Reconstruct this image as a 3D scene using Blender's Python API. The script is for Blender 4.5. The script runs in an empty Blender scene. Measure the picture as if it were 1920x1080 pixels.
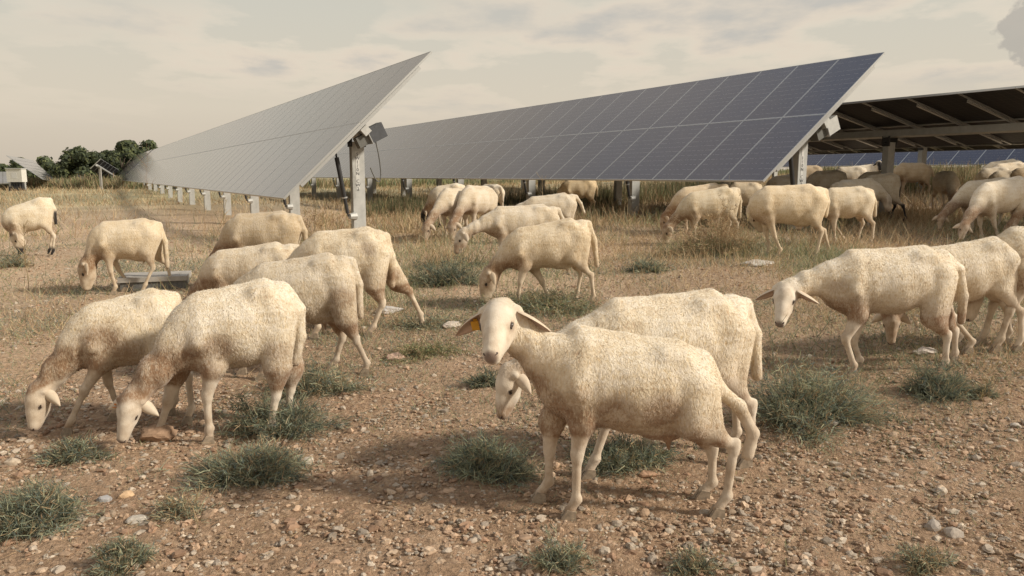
import bpy, math, random, time
import numpy as np
from mathutils import Vector, Matrix
random.seed(7); RS = np.random.RandomState(11)
SC = bpy.context.scene; COL = SC.collection
T0 = time.time()
# ------------------------------------------------------------------ camera
EYE = 1.56
F_PX = 1440.0                      # focal length in pixels of the 1920 px wide photograph
PITCH = math.atan((540 - 329) / F_PX)
cam_d = bpy.data.cameras.new('camera'); cam = bpy.data.objects.new('camera', cam_d); COL.objects.link(cam)
cam_d.sensor_width = 36; cam_d.lens = 36 * F_PX / 1920; cam_d.clip_end = 5000; cam_d.clip_start = 0.05
cam.location = (0, 0, EYE); cam.rotation_euler = (math.pi / 2 - PITCH, 0, 0)
SC.camera = cam
# ------------------------------------------------------------------ light
SX, SY = 0.975, -0.22                    # where the sun stands, seen from above: to the right, a little behind the camera
SUN_EL = math.radians(33)
sdir = Vector((SX * math.cos(SUN_EL), SY * math.cos(SUN_EL), math.sin(SUN_EL)))
sun_d = bpy.data.lights.new('sun', 'SUN'); sun = bpy.data.objects.new('sun', sun_d); COL.objects.link(sun)
sun_d.energy = 3.9; sun_d.angle = math.radians(6); sun_d.color = (1.0, 0.905, 0.765)
sun.rotation_euler = sdir.to_track_quat('Z', 'Y').to_euler()
W = bpy.data.worlds.new('World'); SC.world = W; W.use_nodes = True
nt = W.node_tree; nt.nodes.clear()
def N(nt, t, **kw):
    n = nt.nodes.new(t)
    for k, v in kw.items():
        if k.startswith('i_'):
            n.inputs[k[2:].replace('_', ' ')].default_value = v
        else: setattr(n, k, v)
    return n
def L(nt, a, b): nt.links.new(a, b)
sky = N(nt, 'ShaderNodeTexSky', sky_type='NISHITA', sun_disc=False, sun_elevation=SUN_EL,
        sun_rotation=math.atan2(SX, SY), air_density=2.0, dust_density=5.0)
bg1 = N(nt, 'ShaderNodeBackground'); bg1.inputs['Strength'].default_value = 0.10; L(nt, sky.outputs[0], bg1.inputs[0])
tc = N(nt, 'ShaderNodeTexCoord'); sx = N(nt, 'ShaderNodeSeparateXYZ'); L(nt, tc.outputs['Generated'], sx.inputs[0])
def M(nt, op, a, b=None, c=None, clamp=False):
    m = nt.nodes.new('ShaderNodeMath'); m.operation = op; m.use_clamp = clamp
    for i, v in enumerate((a, b, c)):
        if v is None: continue
        if isinstance(v, (int, float)): m.inputs[i].default_value = v
        else: nt.links.new(v, m.inputs[i])
    return m.outputs[0]
def ramp(nt, fac, stops, interp='LINEAR'):
    r = nt.nodes.new('ShaderNodeValToRGB'); r.color_ramp.interpolation = interp
    e = r.color_ramp.elements
    while len(e) < len(stops): e.new(0.5)
    for i, (p, c) in enumerate(stops):
        e[i].position = p; e[i].color = (*c, 1) if len(c) == 3 else c
    nt.links.new(fac, r.inputs[0]); return r.outputs[0]
def mixc(nt, fac, a, b, mode='MIX'):
    m = nt.nodes.new('ShaderNodeMix'); m.data_type = 'RGBA'; m.blend_type = mode
    for sock, v in ((m.inputs[0], fac), (m.inputs[6], a), (m.inputs[7], b)):
        if isinstance(v, (int, float)): sock.default_value = v
        elif isinstance(v, tuple): sock.default_value = (*v, 1)
        else: nt.links.new(v, sock)
    return m.outputs[2]
zc = M(nt, 'MAXIMUM', sx.outputs[2], 0.0); den = M(nt, 'ADD', zc, 0.10)
cv = N(nt, 'ShaderNodeCombineXYZ'); L(nt, M(nt, 'DIVIDE', sx.outputs[0], den), cv.inputs[0]); L(nt, M(nt, 'DIVIDE', sx.outputs[1], den), cv.inputs[1])
mp = N(nt, 'ShaderNodeMapping'); mp.inputs['Scale'].default_value = (0.95, 0.75, 1); mp.inputs['Location'].default_value = (3.2, 1.7, 0); L(nt, cv.outputs[0], mp.inputs[0])
n1 = N(nt, 'ShaderNodeTexNoise'); n1.inputs['Scale'].default_value = 1.3; n1.inputs['Detail'].default_value = 7; n1.inputs['Roughness'].default_value = 0.55; L(nt, mp.outputs[0], n1.inputs[0])
n2 = N(nt, 'ShaderNodeTexNoise'); n2.inputs['Scale'].default_value = 0.45; n2.inputs['Detail'].default_value = 3; L(nt, mp.outputs[0], n2.inputs[0])
veil = ramp(nt, zc, [(0.0, (0.56, 0.48, 0.385)), (0.08, (0.64, 0.57, 0.465)), (0.20, (0.575, 0.55, 0.475)), (0.40, (0.52, 0.455, 0.36)), (0.62, (0.40, 0.40, 0.40)), (0.8, (0.30, 0.35, 0.43)), (1.0, (0.27, 0.33, 0.42))])
cl = M(nt, 'MULTIPLY', ramp(nt, n1.outputs[0], [(0.455, (0, 0, 0)), (0.56, (1, 1, 1))]), ramp(nt, n2.outputs[0], [(0.34, (0, 0, 0)), (0.50, (1, 1, 1))]))
clf = M(nt, 'MULTIPLY', cl, ramp(nt, zc, [(0.05, (0, 0, 0)), (0.13, (1, 1, 1))]))
shade = ramp(nt, n1.outputs[0], [(0.48, (0.84, 0.72, 0.58)), (0.55, (0.72, 0.62, 0.51)), (0.66, (0.50, 0.475, 0.44))])
skyc = mixc(nt, M(nt, 'MULTIPLY', clf, 0.85), veil, shade)
# one darker cloud low on the right
dcl = N(nt, 'ShaderNodeVectorMath', operation='DISTANCE'); L(nt, tc.outputs['Generated'], dcl.inputs[0])
az_, el_ = math.atan((1905 - 960) / F_PX * 1.0), math.radians(9.0)
dcl.inputs[1].default_value = (math.sin(az_) * math.cos(el_), math.cos(az_) * math.cos(el_), math.sin(el_))
n3 = N(nt, 'ShaderNodeTexNoise'); n3.inputs['Scale'].default_value = 34; n3.inputs['Detail'].default_value = 5; L(nt, tc.outputs['Generated'], n3.inputs[0])
dd = M(nt, 'ADD', dcl.outputs['Value'], M(nt, 'MULTIPLY', M(nt, 'SUBTRACT', n3.outputs[0], 0.5), 0.10))
skyc = mixc(nt, M(nt, 'MULTIPLY', ramp(nt, dd, [(0.028, (1, 1, 1)), (0.034, (0, 0, 0))]), 0.85), skyc, (0.42, 0.39, 0.35))
bg2 = N(nt, 'ShaderNodeBackground'); bg2.inputs['Strength'].default_value = 1.0; L(nt, skyc, bg2.inputs[0])
mxs = N(nt, 'ShaderNodeMixShader'); mxs.inputs[0].default_value = 0.92; L(nt, bg1.outputs[0], mxs.inputs[1]); L(nt, bg2.outputs[0], mxs.inputs[2])
wo = N(nt, 'ShaderNodeOutputWorld'); L(nt, mxs.outputs[0], wo.inputs[0])
SC.view_settings.view_transform = 'Standard'; SC.view_settings.look = 'None'
SC.view_settings.exposure = 0.17; SC.view_settings.gamma = 1.0; SC.view_settings.use_curve_mapping = False

# ------------------------------------------------------------------ where a pixel of the photograph lies
FW = np.array([0, math.cos(PITCH), -math.sin(PITCH)]); UP = np.array([0, math.sin(PITCH), math.cos(PITCH)])
C0 = np.array([0, 0, EYE])
def ray(px, py): return np.array([(px - 960) / F_PX, 0, 0]) + FW + UP * (540 - py) / F_PX
def proj(p):
    d = np.asarray(p, float) - C0; z = d @ FW
    return 960 + F_PX * d[0] / z, 540 - F_PX * (d @ UP) / z
# ------------------------------------------------------------------ noise in numpy
_P = RS.rand(256, 256).astype(np.float32)
def vnoise(x, y):
    x = np.asarray(x, float); y = np.asarray(y, float)
    xi = np.floor(x).astype(int); yi = np.floor(y).astype(int); fx = x - xi; fy = y - yi
    fx = fx * fx * (3 - 2 * fx); fy = fy * fy * (3 - 2 * fy)
    a = _P[xi % 256, yi % 256]; b = _P[(xi + 1) % 256, yi % 256]; c = _P[xi % 256, (yi + 1) % 256]; d = _P[(xi + 1) % 256, (yi + 1) % 256]
    return (a * (1 - fx) + b * fx) * (1 - fy) + (c * (1 - fx) + d * fx) * fy
def fbm(x, y, o=4):
    s = 0; a = 1; t = 0
    for i in range(o):
        s = s + a * vnoise(x * 2 ** i + 17.3 * i, y * 2 ** i + 9.1 * i); t += a; a *= 0.5
    return s / t
# ------------------------------------------------------------------ ground heights (below the eye) read off the flock
GC = np.array([(0, 0, -1.56), (-2, 1.5, -1.56), (2, 1.5, -1.55), (0.5, 3.25, -1.51), (0.8, 3.8, -1.42), (-1.5, 3.9, -1.38), (-2.1, 4.2, -1.43),
    (-1.3, 5.2, -1.36), (-1.0, 6.2, -1.27), (2.4, 5.2, -1.35), (3.7, 5.8, -1.30), (0.3, 7.25, -1.23), (-4.2, 8.5, -1.30), (-6.7, 10.8, -1.13),
    (3.2, 9.1, -0.97), (4.9, 11, -0.98), (2.4, 9.8, -1.0), (6.3, 12.9, -0.82), (5.0, 12.4, -0.95), (0, 10, -1.06), (-2.4, 12.2, -1.15), (1.4, 16.5, -0.9),
    (9.5, 18.5, -0.58), (6.5, 9, -0.98), (8.8, 14, -0.70), (-1.3, 14.5, -0.98), (-4, 20, -1.25), (-10, 20, -1.25), (-6.5, 24, -1.32), (-12, 30, -1.25), (0, 30, -1.0), (12, 28, -0.38),
    (25, 28, -0.15), (30, 50, 0.0), (14, 45, -0.1), (0, 60, -0.95), (-30, 60, -0.95), (30, 90, 0.15), (0, 120, -0.8), (-60, 120, -0.7), (60, 120, 0.25), (0, -10, -1.56), (-15, 5, -1.4), (15, 5, -1.3),
    (0, 400, -0.6), (300, 300, -0.6), (-300, 300, -0.6), (0, -300, -1.5)], float)
def ground(x, y, detail=True):
    x = np.asarray(x, float); y = np.asarray(y, float)
    num = 0; den_ = 1e-30
    for cx, cy, cz in GC:
        R = math.hypot(cx, cy); s = 0.85 + 0.17 * R
        w = np.exp(-((x - cx) ** 2 + (y - cy) ** 2) / (2 * s * s)) / s + 1e-9 / (1 + (x - cx) ** 2 + (y - cy) ** 2)
        num = num + w * cz; den_ = den_ + w
    z = num / den_ + EYE
    if detail:
        r = np.hypot(x, y)
        z = z + (fbm(x * 0.45, y * 0.45, 3) - 0.5) * 0.10 * np.clip((r - 2.0) / 5, 0, 1) + (fbm(x * 2.2 + 5, y * 2.2, 3) - 0.5) * 0.035
    return z
def gz(x, y): return float(ground(x, y))
def at(px, py):
    """the point of the ground that the photograph shows at a pixel"""
    r = ray(px, py); lo = 0.5; t = lo
    while t < 400:
        p = C0 + r * t
        if p[2] < gz(p[0], p[1]): break
        t *= 1.02
    a, b = t / 1.02, t
    for _ in range(12):
        m = (a + b) / 2; p = C0 + r * m
        if p[2] < gz(p[0], p[1]): b = m
        else: a = m
    return C0 + r * b
# ------------------------------------------------------------------ mesh helpers
def mesh_np(name, V, Fq, mats=None, smooth=False, col=None, mi=None):
    """V (n,3); Fq (m,3) or (m,4) int array"""
    V = np.asarray(V, np.float32); Fq = np.asarray(Fq, np.int32)
    me = bpy.data.meshes.new(name); me.vertices.add(len(V)); me.vertices.foreach_set('co', V.ravel())
    k = Fq.shape[1]; me.loops.add(Fq.size); me.loops.foreach_set('vertex_index', Fq.ravel())
    me.polygons.add(len(Fq)); me.polygons.foreach_set('loop_start', np.arange(0, Fq.size, k, dtype=np.int32))
    if mi is not None: me.polygons.foreach_set('material_index', np.asarray(mi, np.int32))
    me.update(calc_edges=True)
    me.polygons.foreach_set('use_smooth', np.full(len(Fq), smooth))
    if col is not None:
        ca = me.color_attributes.new('Col', 'FLOAT_COLOR', 'POINT'); ca.data.foreach_set('color', np.asarray(col, np.float32).ravel())
    for m in (mats or []): me.materials.append(m)
    return me
def link(name, me, parent=None, loc=None, rot=None):
    o = bpy.data.objects.new(name, me); COL.objects.link(o)
    if parent is not None: o.parent = parent
    if loc is not None: o.location = loc
    if rot is not None: o.rotation_euler = rot
    return o
def tag(o, label, cat, group=None):
    o['label'] = label; o['category'] = cat
    if group: o['group'] = group
    return o
def struct(o): o['kind'] = 'structure'; return o
def stuff(o): o['kind'] = 'stuff'; return o
class MB:
    """collects simple solids into one mesh"""
    def __init__(s): s.V = []; s.F = []; s.m = []
    def add(s, V, F, m=0):
        b = len(s.V); s.V += [tuple(map(float, v)) for v in V]; s.F += [tuple(b + i for i in f) for f in F]; s.m += [m] * len(F)
    def box(s, c, size, R=None, m=0):
        c = np.array(c, float); h = np.array(size, float) / 2
        P = np.array([[x, y, z] for x in (-1, 1) for y in (-1, 1) for z in (-1, 1)], float) * h
        if R is not None: P = P @ np.array(R, float)      # rows of R = local axes in world
        s.add(P + c, [(0, 1, 3, 2), (4, 6, 7, 5), (0, 4, 5, 1), (2, 3, 7, 6), (0, 2, 6, 4), (1, 5, 7, 3)], m)
    def tube(s, pts, r, n=8, m=0, cap=True):
        pts = [np.array(p, float) for p in pts]; rs = r if isinstance(r, (list, tuple)) else [r] * len(pts)
        rings = []
        for i, p in enumerate(pts):
            d = pts[min(i + 1, len(pts) - 1)] - pts[max(i - 1, 0)]; d /= np.linalg.norm(d) + 1e-9
            a = np.cross(d, [0, 0, 1.0]); 
            if np.linalg.norm(a) < 0.05: a = np.cross(d, [1.0, 0, 0])
            a /= np.linalg.norm(a); b = np.cross(d, a)
            rings.append([p + rs[i] * (math.cos(2 * math.pi * j / n) * a + math.sin(2 * math.pi * j / n) * b) for j in range(n)])
        V = [v for rg in rings for v in rg]; F = []
        for i in range(len(pts) - 1):
            for j in range(n):
                F.append((i * n + j, i * n + (j + 1) % n, (i + 1) * n + (j + 1) % n, (i + 1) * n + j))
        if cap: F.append(tuple(range(n))[::-1]); F.append(tuple((len(pts) - 1) * n + j for j in range(n)))
        s.add(V, F, m)
    def mesh(s, name, mats, smooth=False):
        me = bpy.data.meshes.new(name); me.from_pydata(s.V, [], s.F)
        for m in mats: me.materials.append(m)
        me.polygons.foreach_set('material_index', s.m); me.polygons.foreach_set('use_smooth', [smooth] * len(s.F))
        me.validate(); me.update(); return me
    def build(s, name, mats, parent=None, smooth=False, loc=None, rot=None):
        return link(name, s.mesh(name, mats if isinstance(mats, list) else [mats], smooth), parent, loc, rot)
# ------------------------------------------------------------------ materials
def mat(name):
    m = bpy.data.materials.new(name); m.use_nodes = True; t = m.node_tree
    b = next(n for n in t.nodes if n.type == 'BSDF_PRINCIPLED'); return m, t, b
def noise(t, scale, detail=4, rough=0.5, vec=None, dist=0.0):
    n = N(t, 'ShaderNodeTexNoise'); n.inputs['Scale'].default_value = scale; n.inputs['Detail'].default_value = detail
    n.inputs['Roughness'].default_value = rough; n.inputs['Distortion'].default_value = dist
    if vec is not None: L(t, vec, n.inputs['Vector'])
    return n.outputs[0]
def bump(t, b, h, strength=0.3, dist=0.01, prev=None):
    n = N(t, 'ShaderNodeBump'); n.inputs['Strength'].default_value = strength; n.inputs['Distance'].default_value = dist
    L(t, h, n.inputs['Height'])
    if prev is not None: L(t, prev, n.inputs['Normal'])
    L(t, n.outputs[0], b.inputs['Normal']); return n.outputs[0]
def simple(name, c, rough=0.6, metal=0.0, var=0.15, scale=20):
    m, t, b = mat(name); tcn = N(t, 'ShaderNodeTexCoord')
    f = noise(t, scale, 4, 0.6, tcn.outputs['Object'])
    lo = tuple(x * (1 - var) for x in c); hi = tuple(min(1, x * (1 + var)) for x in c)
    L(t, ramp(t, f, [(0.3, lo), (0.7, hi)]), b.inputs['Base Color']); b.inputs['Roughness'].default_value = rough; b.inputs['Metallic'].default_value = metal
    bump(t, b, f, 0.1, 0.004); return m
MT = {}
MT['galv'] = simple('galvanised_steel', (0.47, 0.475, 0.46), 0.55, 0.15, 0.12, 9)
MT['alu'] = simple('aluminium', (0.50, 0.51, 0.51), 0.35, 0.6, 0.05, 30)
MT['black'] = simple('black_metal', (0.03, 0.03, 0.032), 0.45)
MT['box'] = simple('dark_housing', (0.07, 0.075, 0.085), 0.4)
MT['cable'] = simple('cable_rubber', (0.12, 0.12, 0.11), 0.6)
MT['white'] = simple('white_paint', (0.62, 0.61, 0.56), 0.5)
MT['concrete'] = simple('weathered_concrete', (0.36, 0.34, 0.31), 0.85, 0, 0.2, 12)
MT['timber'] = simple('grey_timber', (0.13, 0.13, 0.125), 0.8, 0, 0.3, 25)
MT['bark'] = simple('bark', (0.09, 0.07, 0.05), 0.9, 0, 0.3, 8)
MT['ink'] = simple('ink', (0.03, 0.035, 0.05), 0.6)
MT['label'] = simple('label_white', (0.6, 0.6, 0.58), 0.5)
# --- module glass: cells, busbars, thin dust
def module_mat():
    m, t, b = mat('module_glass'); tcn = N(t, 'ShaderNodeTexCoord'); s = N(t, 'ShaderNodeSeparateXYZ'); L(t, tcn.outputs['Object'], s.inputs[0])
    def line(src, n, w, off=0.0):
        fr = M(t, 'FRACT', M(t, 'ADD', M(t, 'MULTIPLY', src, n), off)); d = M(t, 'ABSOLUTE', M(t, 'SUBTRACT', fr, 0.5)); return M(t, 'GREATER_THAN', d, 0.5 - w)
    gx = line(s.outputs[1], 6 / 0.83, 0.008, 0.5)            # between cell columns
    gy = line(s.outputs[0], 12 / 1.64, 0.018, 0.0)           # between cell rows
    nz = noise(t, 3.0, 3, 0.5, tcn.outputs['Object']); br = M(t, 'GREATER_THAN', noise(t, 14.0, 2, 0.5, tcn.outputs['Object']), 0.47)
    oi = N(t, 'ShaderNodeObjectInfo')
    cell = mixc(t, oi.outputs['Random'], (0.010, 0.018, 0.060), (0.015, 0.026, 0.075))
    c = mixc(t, M(t, 'MULTIPLY', gx, 0.25), cell, (0.30, 0.31, 0.34)); c = mixc(t, M(t, 'MULTIPLY', M(t, 'MULTIPLY', gy, 0.55), br), c, (0.55, 0.56, 0.58))
    c = mixc(t, M(t, 'ADD', 0.03, M(t, 'MULTIPLY', nz, 0.07)), c, (0.50, 0.37, 0.24))   # dust
    L(t, c, b.inputs['Base Color']); b.inputs['Roughness'].default_value = 0.16; b.inputs['IOR'].default_value = 1.52
    b.inputs['Specular IOR Level'].default_value = 0.45
    b.inputs['Coat Weight'].default_value = 0.5; b.inputs['Coat Tint'].default_value = (1, 1, 1, 1); b.inputs['Coat Roughness'].default_value = 0.10; b.inputs['Coat IOR'].default_value = 1.55
    b.inputs['Sheen Weight'].default_value = 0.04; b.inputs['Sheen Tint'].default_value = (0.85, 0.66, 0.45, 1); b.inputs['Sheen Roughness'].default_value = 0.3
    return m
MT['glass'] = module_mat()
def back_mat():
    m, t, b = mat('module_back'); tcn = N(t, 'ShaderNodeTexCoord'); s = N(t, 'ShaderNodeSeparateXYZ'); L(t, tcn.outputs['Object'], s.inputs[0])
    fx = M(t, 'GREATER_THAN', M(t, 'ABSOLUTE', M(t, 'SUBTRACT', M(t, 'FRACT', M(t, 'MULTIPLY', s.outputs[0], 12 / 1.64)), 0.5)), 0.46)
    fy = M(t, 'GREATER_THAN', M(t, 'ABSOLUTE', M(t, 'SUBTRACT', M(t, 'FRACT', M(t, 'ADD', M(t, 'MULTIPLY', s.outputs[1], 6 / 0.83), 0.5)), 0.5)), 0.46)
    c = mixc(t, M(t, 'MAXIMUM', fx, fy), (0.020, 0.019, 0.022), (0.055, 0.052, 0.048))
    L(t, c, b.inputs['Base Color']); b.inputs['Roughness'].default_value = 0.6; b.inputs['Specular IOR Level'].default_value = 0.2; return m
MT['back'] = back_mat()
# --- vertex coloured plant and stone materials
def vcol(name, rough=0.8, trans=0.0, var=True, bs=0.0):
    m, t, b = mat(name); a = N(t, 'ShaderNodeVertexColor'); a.layer_name = 'Col'; src = a.outputs[0]
    if bs:
        tcn = N(t, 'ShaderNodeTexCoord'); f = noise(t, 55, 5, 0.6, tcn.outputs['Object']); src = mixc(t, 0.55, src, ramp(t, f, [(0.3, (0.35, 0.35, 0.35)), (0.7, (0.65, 0.65, 0.65))]), 'OVERLAY'); bump(t, b, f, bs, 0.01)
    L(t, src, b.inputs['Base Color']); b.inputs['Roughness'].default_value = rough
    b.inputs['Specular IOR Level'].default_value = 0.25
    if trans:
        out = next(n for n in t.nodes if n.type == 'OUTPUT_MATERIAL'); tr = N(t, 'ShaderNodeBsdfTranslucent'); L(t, src, tr.inputs[0])
        mx = N(t, 'ShaderNodeMixShader'); mx.inputs[0].default_value = trans; L(t, b.outputs[0], mx.inputs[1]); L(t, tr.outputs[0], mx.inputs[2]); L(t, mx.outputs[0], out.inputs[0])
    return m
MT['leaf'] = vcol('plant', 0.75, 0.3); MT['stone'] = vcol('stone', 0.88, bs=0.35)
# --- soil
def soil_mat():
    m, t, b = mat('stony_soil'); tcn = N(t, 'ShaderNodeTexCoord'); P = tcn.outputs['Object']
    big = noise(t, 0.35, 5, 0.6, P); mid = noise(t, 2.3, 5, 0.6, P); fine = noise(t, 28, 6, 0.65, P); grit = noise(t, 110, 4, 0.7, P)
    c = ramp(t, big, [(0.30, (0.303, 0.216, 0.157)), (0.50, (0.414, 0.314, 0.239)), (0.68, (0.517, 0.417, 0.334))])
    c = mixc(t, 0.5, c, ramp(t, mid, [(0.28, (0.234, 0.163, 0.118)), (0.5, (0.404, 0.309, 0.234)), (0.72, (0.558, 0.458, 0.367))]))
    c = mixc(t, 0.45, c, ramp(t, fine, [(0.33, (0.137, 0.1, 0.073)), (0.5, (0.374, 0.283, 0.212)), (0.66, (0.601, 0.51, 0.418))]))
    vo = N(t, 'ShaderNodeTexVoronoi'); vo.inputs['Scale'].default_value = 34; L(t, P, vo.inputs['Vector'])
    vd = vo.outputs['Distance']; sep = N(t, 'ShaderNodeSeparateColor'); L(t, vo.outputs['Color'], sep.inputs[0])
    stone = M(t, 'MULTIPLY', M(t, 'LESS_THAN', vd, 0.42), M(t, 'GREATER_THAN', sep.outputs[0], 0.55))
    c = mixc(t, M(t, 'MULTIPLY', stone, 0.6), c, ramp(t, sep.outputs[1], [(0.0, (0.266, 0.199, 0.149)), (0.5, (0.419, 0.344, 0.277)), (1.0, (0.51, 0.477, 0.427))]))
    a = N(t, 'ShaderNodeVertexColor'); a.layer_name = 'Col'; c = mixc(t, 1.0, c, a.outputs[0], 'MULTIPLY')
    c = mixc(t, 1.0, c, (1.10, 0.97, 0.83), 'MULTIPLY'); L(t, c, b.inputs['Base Color']); b.inputs['Roughness'].default_value = 0.95; b.inputs['Specular IOR Level'].default_value = 0.15
    n0 = bump(t, b, fine, 1.0, 0.05); dome = M(t, 'MULTIPLY', stone, M(t, 'SUBTRACT', 0.45, vd))
    n1_ = bump(t, b, dome, 0.8, 0.03, n0); bump(t, b, grit, 0.5, 0.008, n1_)
    return m
MT['soil'] = soil_mat()
# --- fleece and skin; Col: R wool, G dirt, B black, A flesh
def sheep_mat(curl):
    m, t, b = mat('fleece_%s' % ('near' if curl else 'far')); tcn = N(t, 'ShaderNodeTexCoord'); P = tcn.outputs['Object']
    a = N(t, 'ShaderNodeVertexColor'); a.layer_name = 'Col'; s = N(t, 'ShaderNodeSeparateColor'); L(t, a.outputs[0], s.inputs[0])
    wool, dirt, blk, flesh = s.outputs[0], s.outputs[1], s.outputs[2], a.outputs['Alpha']
    mpn = N(t, 'ShaderNodeMapping'); mpn.inputs['Scale'].default_value = (1.0, 1.0, 0.42); L(t, P, mpn.inputs[0])
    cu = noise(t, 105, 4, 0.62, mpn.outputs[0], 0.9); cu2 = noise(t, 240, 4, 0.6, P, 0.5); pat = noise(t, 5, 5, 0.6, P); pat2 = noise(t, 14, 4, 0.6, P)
    oi = N(t, 'ShaderNodeObjectInfo')
    mps = N(t, 'ShaderNodeMapping'); mps.inputs['Scale'].default_value = (0.22, 1.0, 1.6); L(t, P, mps.inputs[0]); band = noise(t, 20, 4, 0.55, mps.outputs[0], 0.6)
    rdg = noise(t, 42, 3, 0.5, mpn.outputs[0], 1.6)
    base = ramp(t, M(t, 'ADD', M(t, 'MULTIPLY', pat, 0.6), M(t, 'MULTIPLY', band, 0.4)), [(0.26, (0.46, 0.36, 0.245)), (0.43, (0.67, 0.575, 0.435)), (0.66, (0.81, 0.745, 0.635))])
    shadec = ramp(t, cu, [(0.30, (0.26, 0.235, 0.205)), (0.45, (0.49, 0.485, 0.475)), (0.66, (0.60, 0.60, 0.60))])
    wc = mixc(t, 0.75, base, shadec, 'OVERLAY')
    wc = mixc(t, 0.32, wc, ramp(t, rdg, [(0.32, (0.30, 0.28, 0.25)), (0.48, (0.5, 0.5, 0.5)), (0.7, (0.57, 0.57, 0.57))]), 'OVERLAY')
    skin = ramp(t, pat2, [(0.3, (0.50, 0.41, 0.31)), (0.5, (0.66, 0.58, 0.47)), (0.7, (0.73, 0.66, 0.56))])
    c = mixc(t, wool, skin, wc)
    dm = M(t, 'MULTIPLY', dirt, ramp(t, M(t, 'ADD', M(t, 'MULTIPLY', pat2, 0.45), M(t, 'MULTIPLY', cu, 0.55)), [(0.45, (1, 1, 1)), (0.62, (0.5, 0.5, 0.5))]), clamp=True)
    c = mixc(t, dm, c, mixc(t, pat, (0.16, 0.095, 0.05), (0.36, 0.225, 0.135)))
    c = mixc(t, flesh, c, (0.15, 0.10, 0.085))
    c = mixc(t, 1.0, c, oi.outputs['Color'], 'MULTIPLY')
    c = mixc(t, blk, c, (0.022, 0.018, 0.016))
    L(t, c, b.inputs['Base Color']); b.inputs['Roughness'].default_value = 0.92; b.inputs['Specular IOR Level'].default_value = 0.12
    b.inputs['Sheen Weight'].default_value = 0.18; b.inputs['Sheen Roughness'].default_value = 0.6
    h = M(t, 'MULTIPLY', cu, M(t, 'ADD', 0.35, M(t, 'MULTIPLY', wool, 0.75)))
    n00 = bump(t, b, M(t, 'MULTIPLY', rdg, wool), 0.45, 0.012); n0 = bump(t, b, h, 0.55, 0.008, n00); bump(t, b, cu2, 0.35, 0.004, n0)
    return m
MT['fleece'] = sheep_mat(True)
def ear_mat():
    m, t, b = mat('ear_skin'); a = N(t, 'ShaderNodeVertexColor'); a.layer_name = 'Col'; oi = N(t, 'ShaderNodeObjectInfo')
    tcn = N(t, 'ShaderNodeTexCoord'); f = noise(t, 45, 4, 0.6, tcn.outputs['Object'])
    c = mixc(t, 1.0, mixc(t, 0.4, a.outputs[0], ramp(t, f, [(0.3, (0.38, 0.38, 0.38)), (0.7, (0.6, 0.6, 0.6))]), 'OVERLAY'), oi.outputs['Color'], 'MULTIPLY')
    L(t, c, b.inputs['Base Color']); b.inputs['Roughness'].default_value = 0.8; b.inputs['Specular IOR Level'].default_value = 0.2
    return m
MT['ear'] = ear_mat()
MT['hoof'] = simple('hoof_horn', (0.31, 0.25, 0.185), 0.6, 0, 0.3, 60)
MT['eye'] = simple('eye_dark', (0.04, 0.028, 0.018), 0.2, 0, 0.1)
MT['lid'] = simple('eye_rim', (0.07, 0.048, 0.038), 0.8)
MT['nostril'] = simple('nostril_dark', (0.05, 0.03, 0.025), 0.7)
MT['tag'] = simple('yellow_plastic', (0.62, 0.33, 0.03), 0.5); MT['tag2'] = simple('orange_plastic', (0.50, 0.17, 0.03), 0.5)

# ------------------------------------------------------------------ ground sheet
def build_ground():
    fr = np.radians(np.linspace(50, 130, 420)); rest = np.radians(np.linspace(130, 410, 120)[1:-1]); th = np.concatenate([fr, rest])
    rr = np.concatenate([[0.25], np.geomspace(0.6, 60, 330), np.geomspace(63, 3000, 40)])
    TH, RR = np.meshgrid(th, rr); X = RR * np.cos(TH); Y = RR * np.sin(TH); Z = ground(X, Y)
    near = np.clip(1 - RR / 14, 0, 1)
    Z = Z + (fbm(X * 9, Y * 9, 3) - 0.5) * 0.034 * near + (fbm(X * 30, Y * 30, 2) - 0.5) * 0.018 * near
    n, k = Z.shape; V = np.stack([X, Y, Z], -1).reshape(-1, 3); V = np.vstack([V, [[0, 0, Z[0].mean()]]])
    i = np.arange(n - 1)[:, None]; j = np.arange(k)[None]; j2 = (j + 1) % k
    Fq = np.stack(np.broadcast_arrays(i * k + j, i * k + j2, (i + 1) * k + j2, (i + 1) * k + j), -1).reshape(-1, 4)[:, ::-1]
    jj = np.arange(k); fan = np.stack([jj, jj, (jj + 1) % k, np.full(k, n * k)], -1)
    # broad colour of the soil: pale packed track on the left, grassy brown further back
    x, y = V[:, 0], V[:, 1]; r = np.hypot(x, y)
    c = np.ones((len(V), 4)); pale = np.clip(fbm(x * 0.5 + 3, y * 0.35, 3) * 2.6 - 1.0, 0, 1) * np.clip((r - 4) / 4, 0, 1)
    c[:, :3] = 1.0 + pale[:, None] * np.array([0.42, 0.40, 0.36]) * np.clip(1 - (x + 1) / 5, 0.15, 1)[:, None]
    mid = np.clip((r - 4.5) / 5, 0, 1)[:, None]; c[:, :3] *= 1 + mid * np.array([0.10, 0.20, 0.26]); olive = np.clip((r - 24) / 20, 0, 1)[:, None]; c[:, :3] *= 1 - olive * np.array([0.30, 0.16, 0.22])
    q = link('ground', mesh_np('ground', V, Fq, [MT['soil']], True, c)); struct(q)
build_ground()

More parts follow.
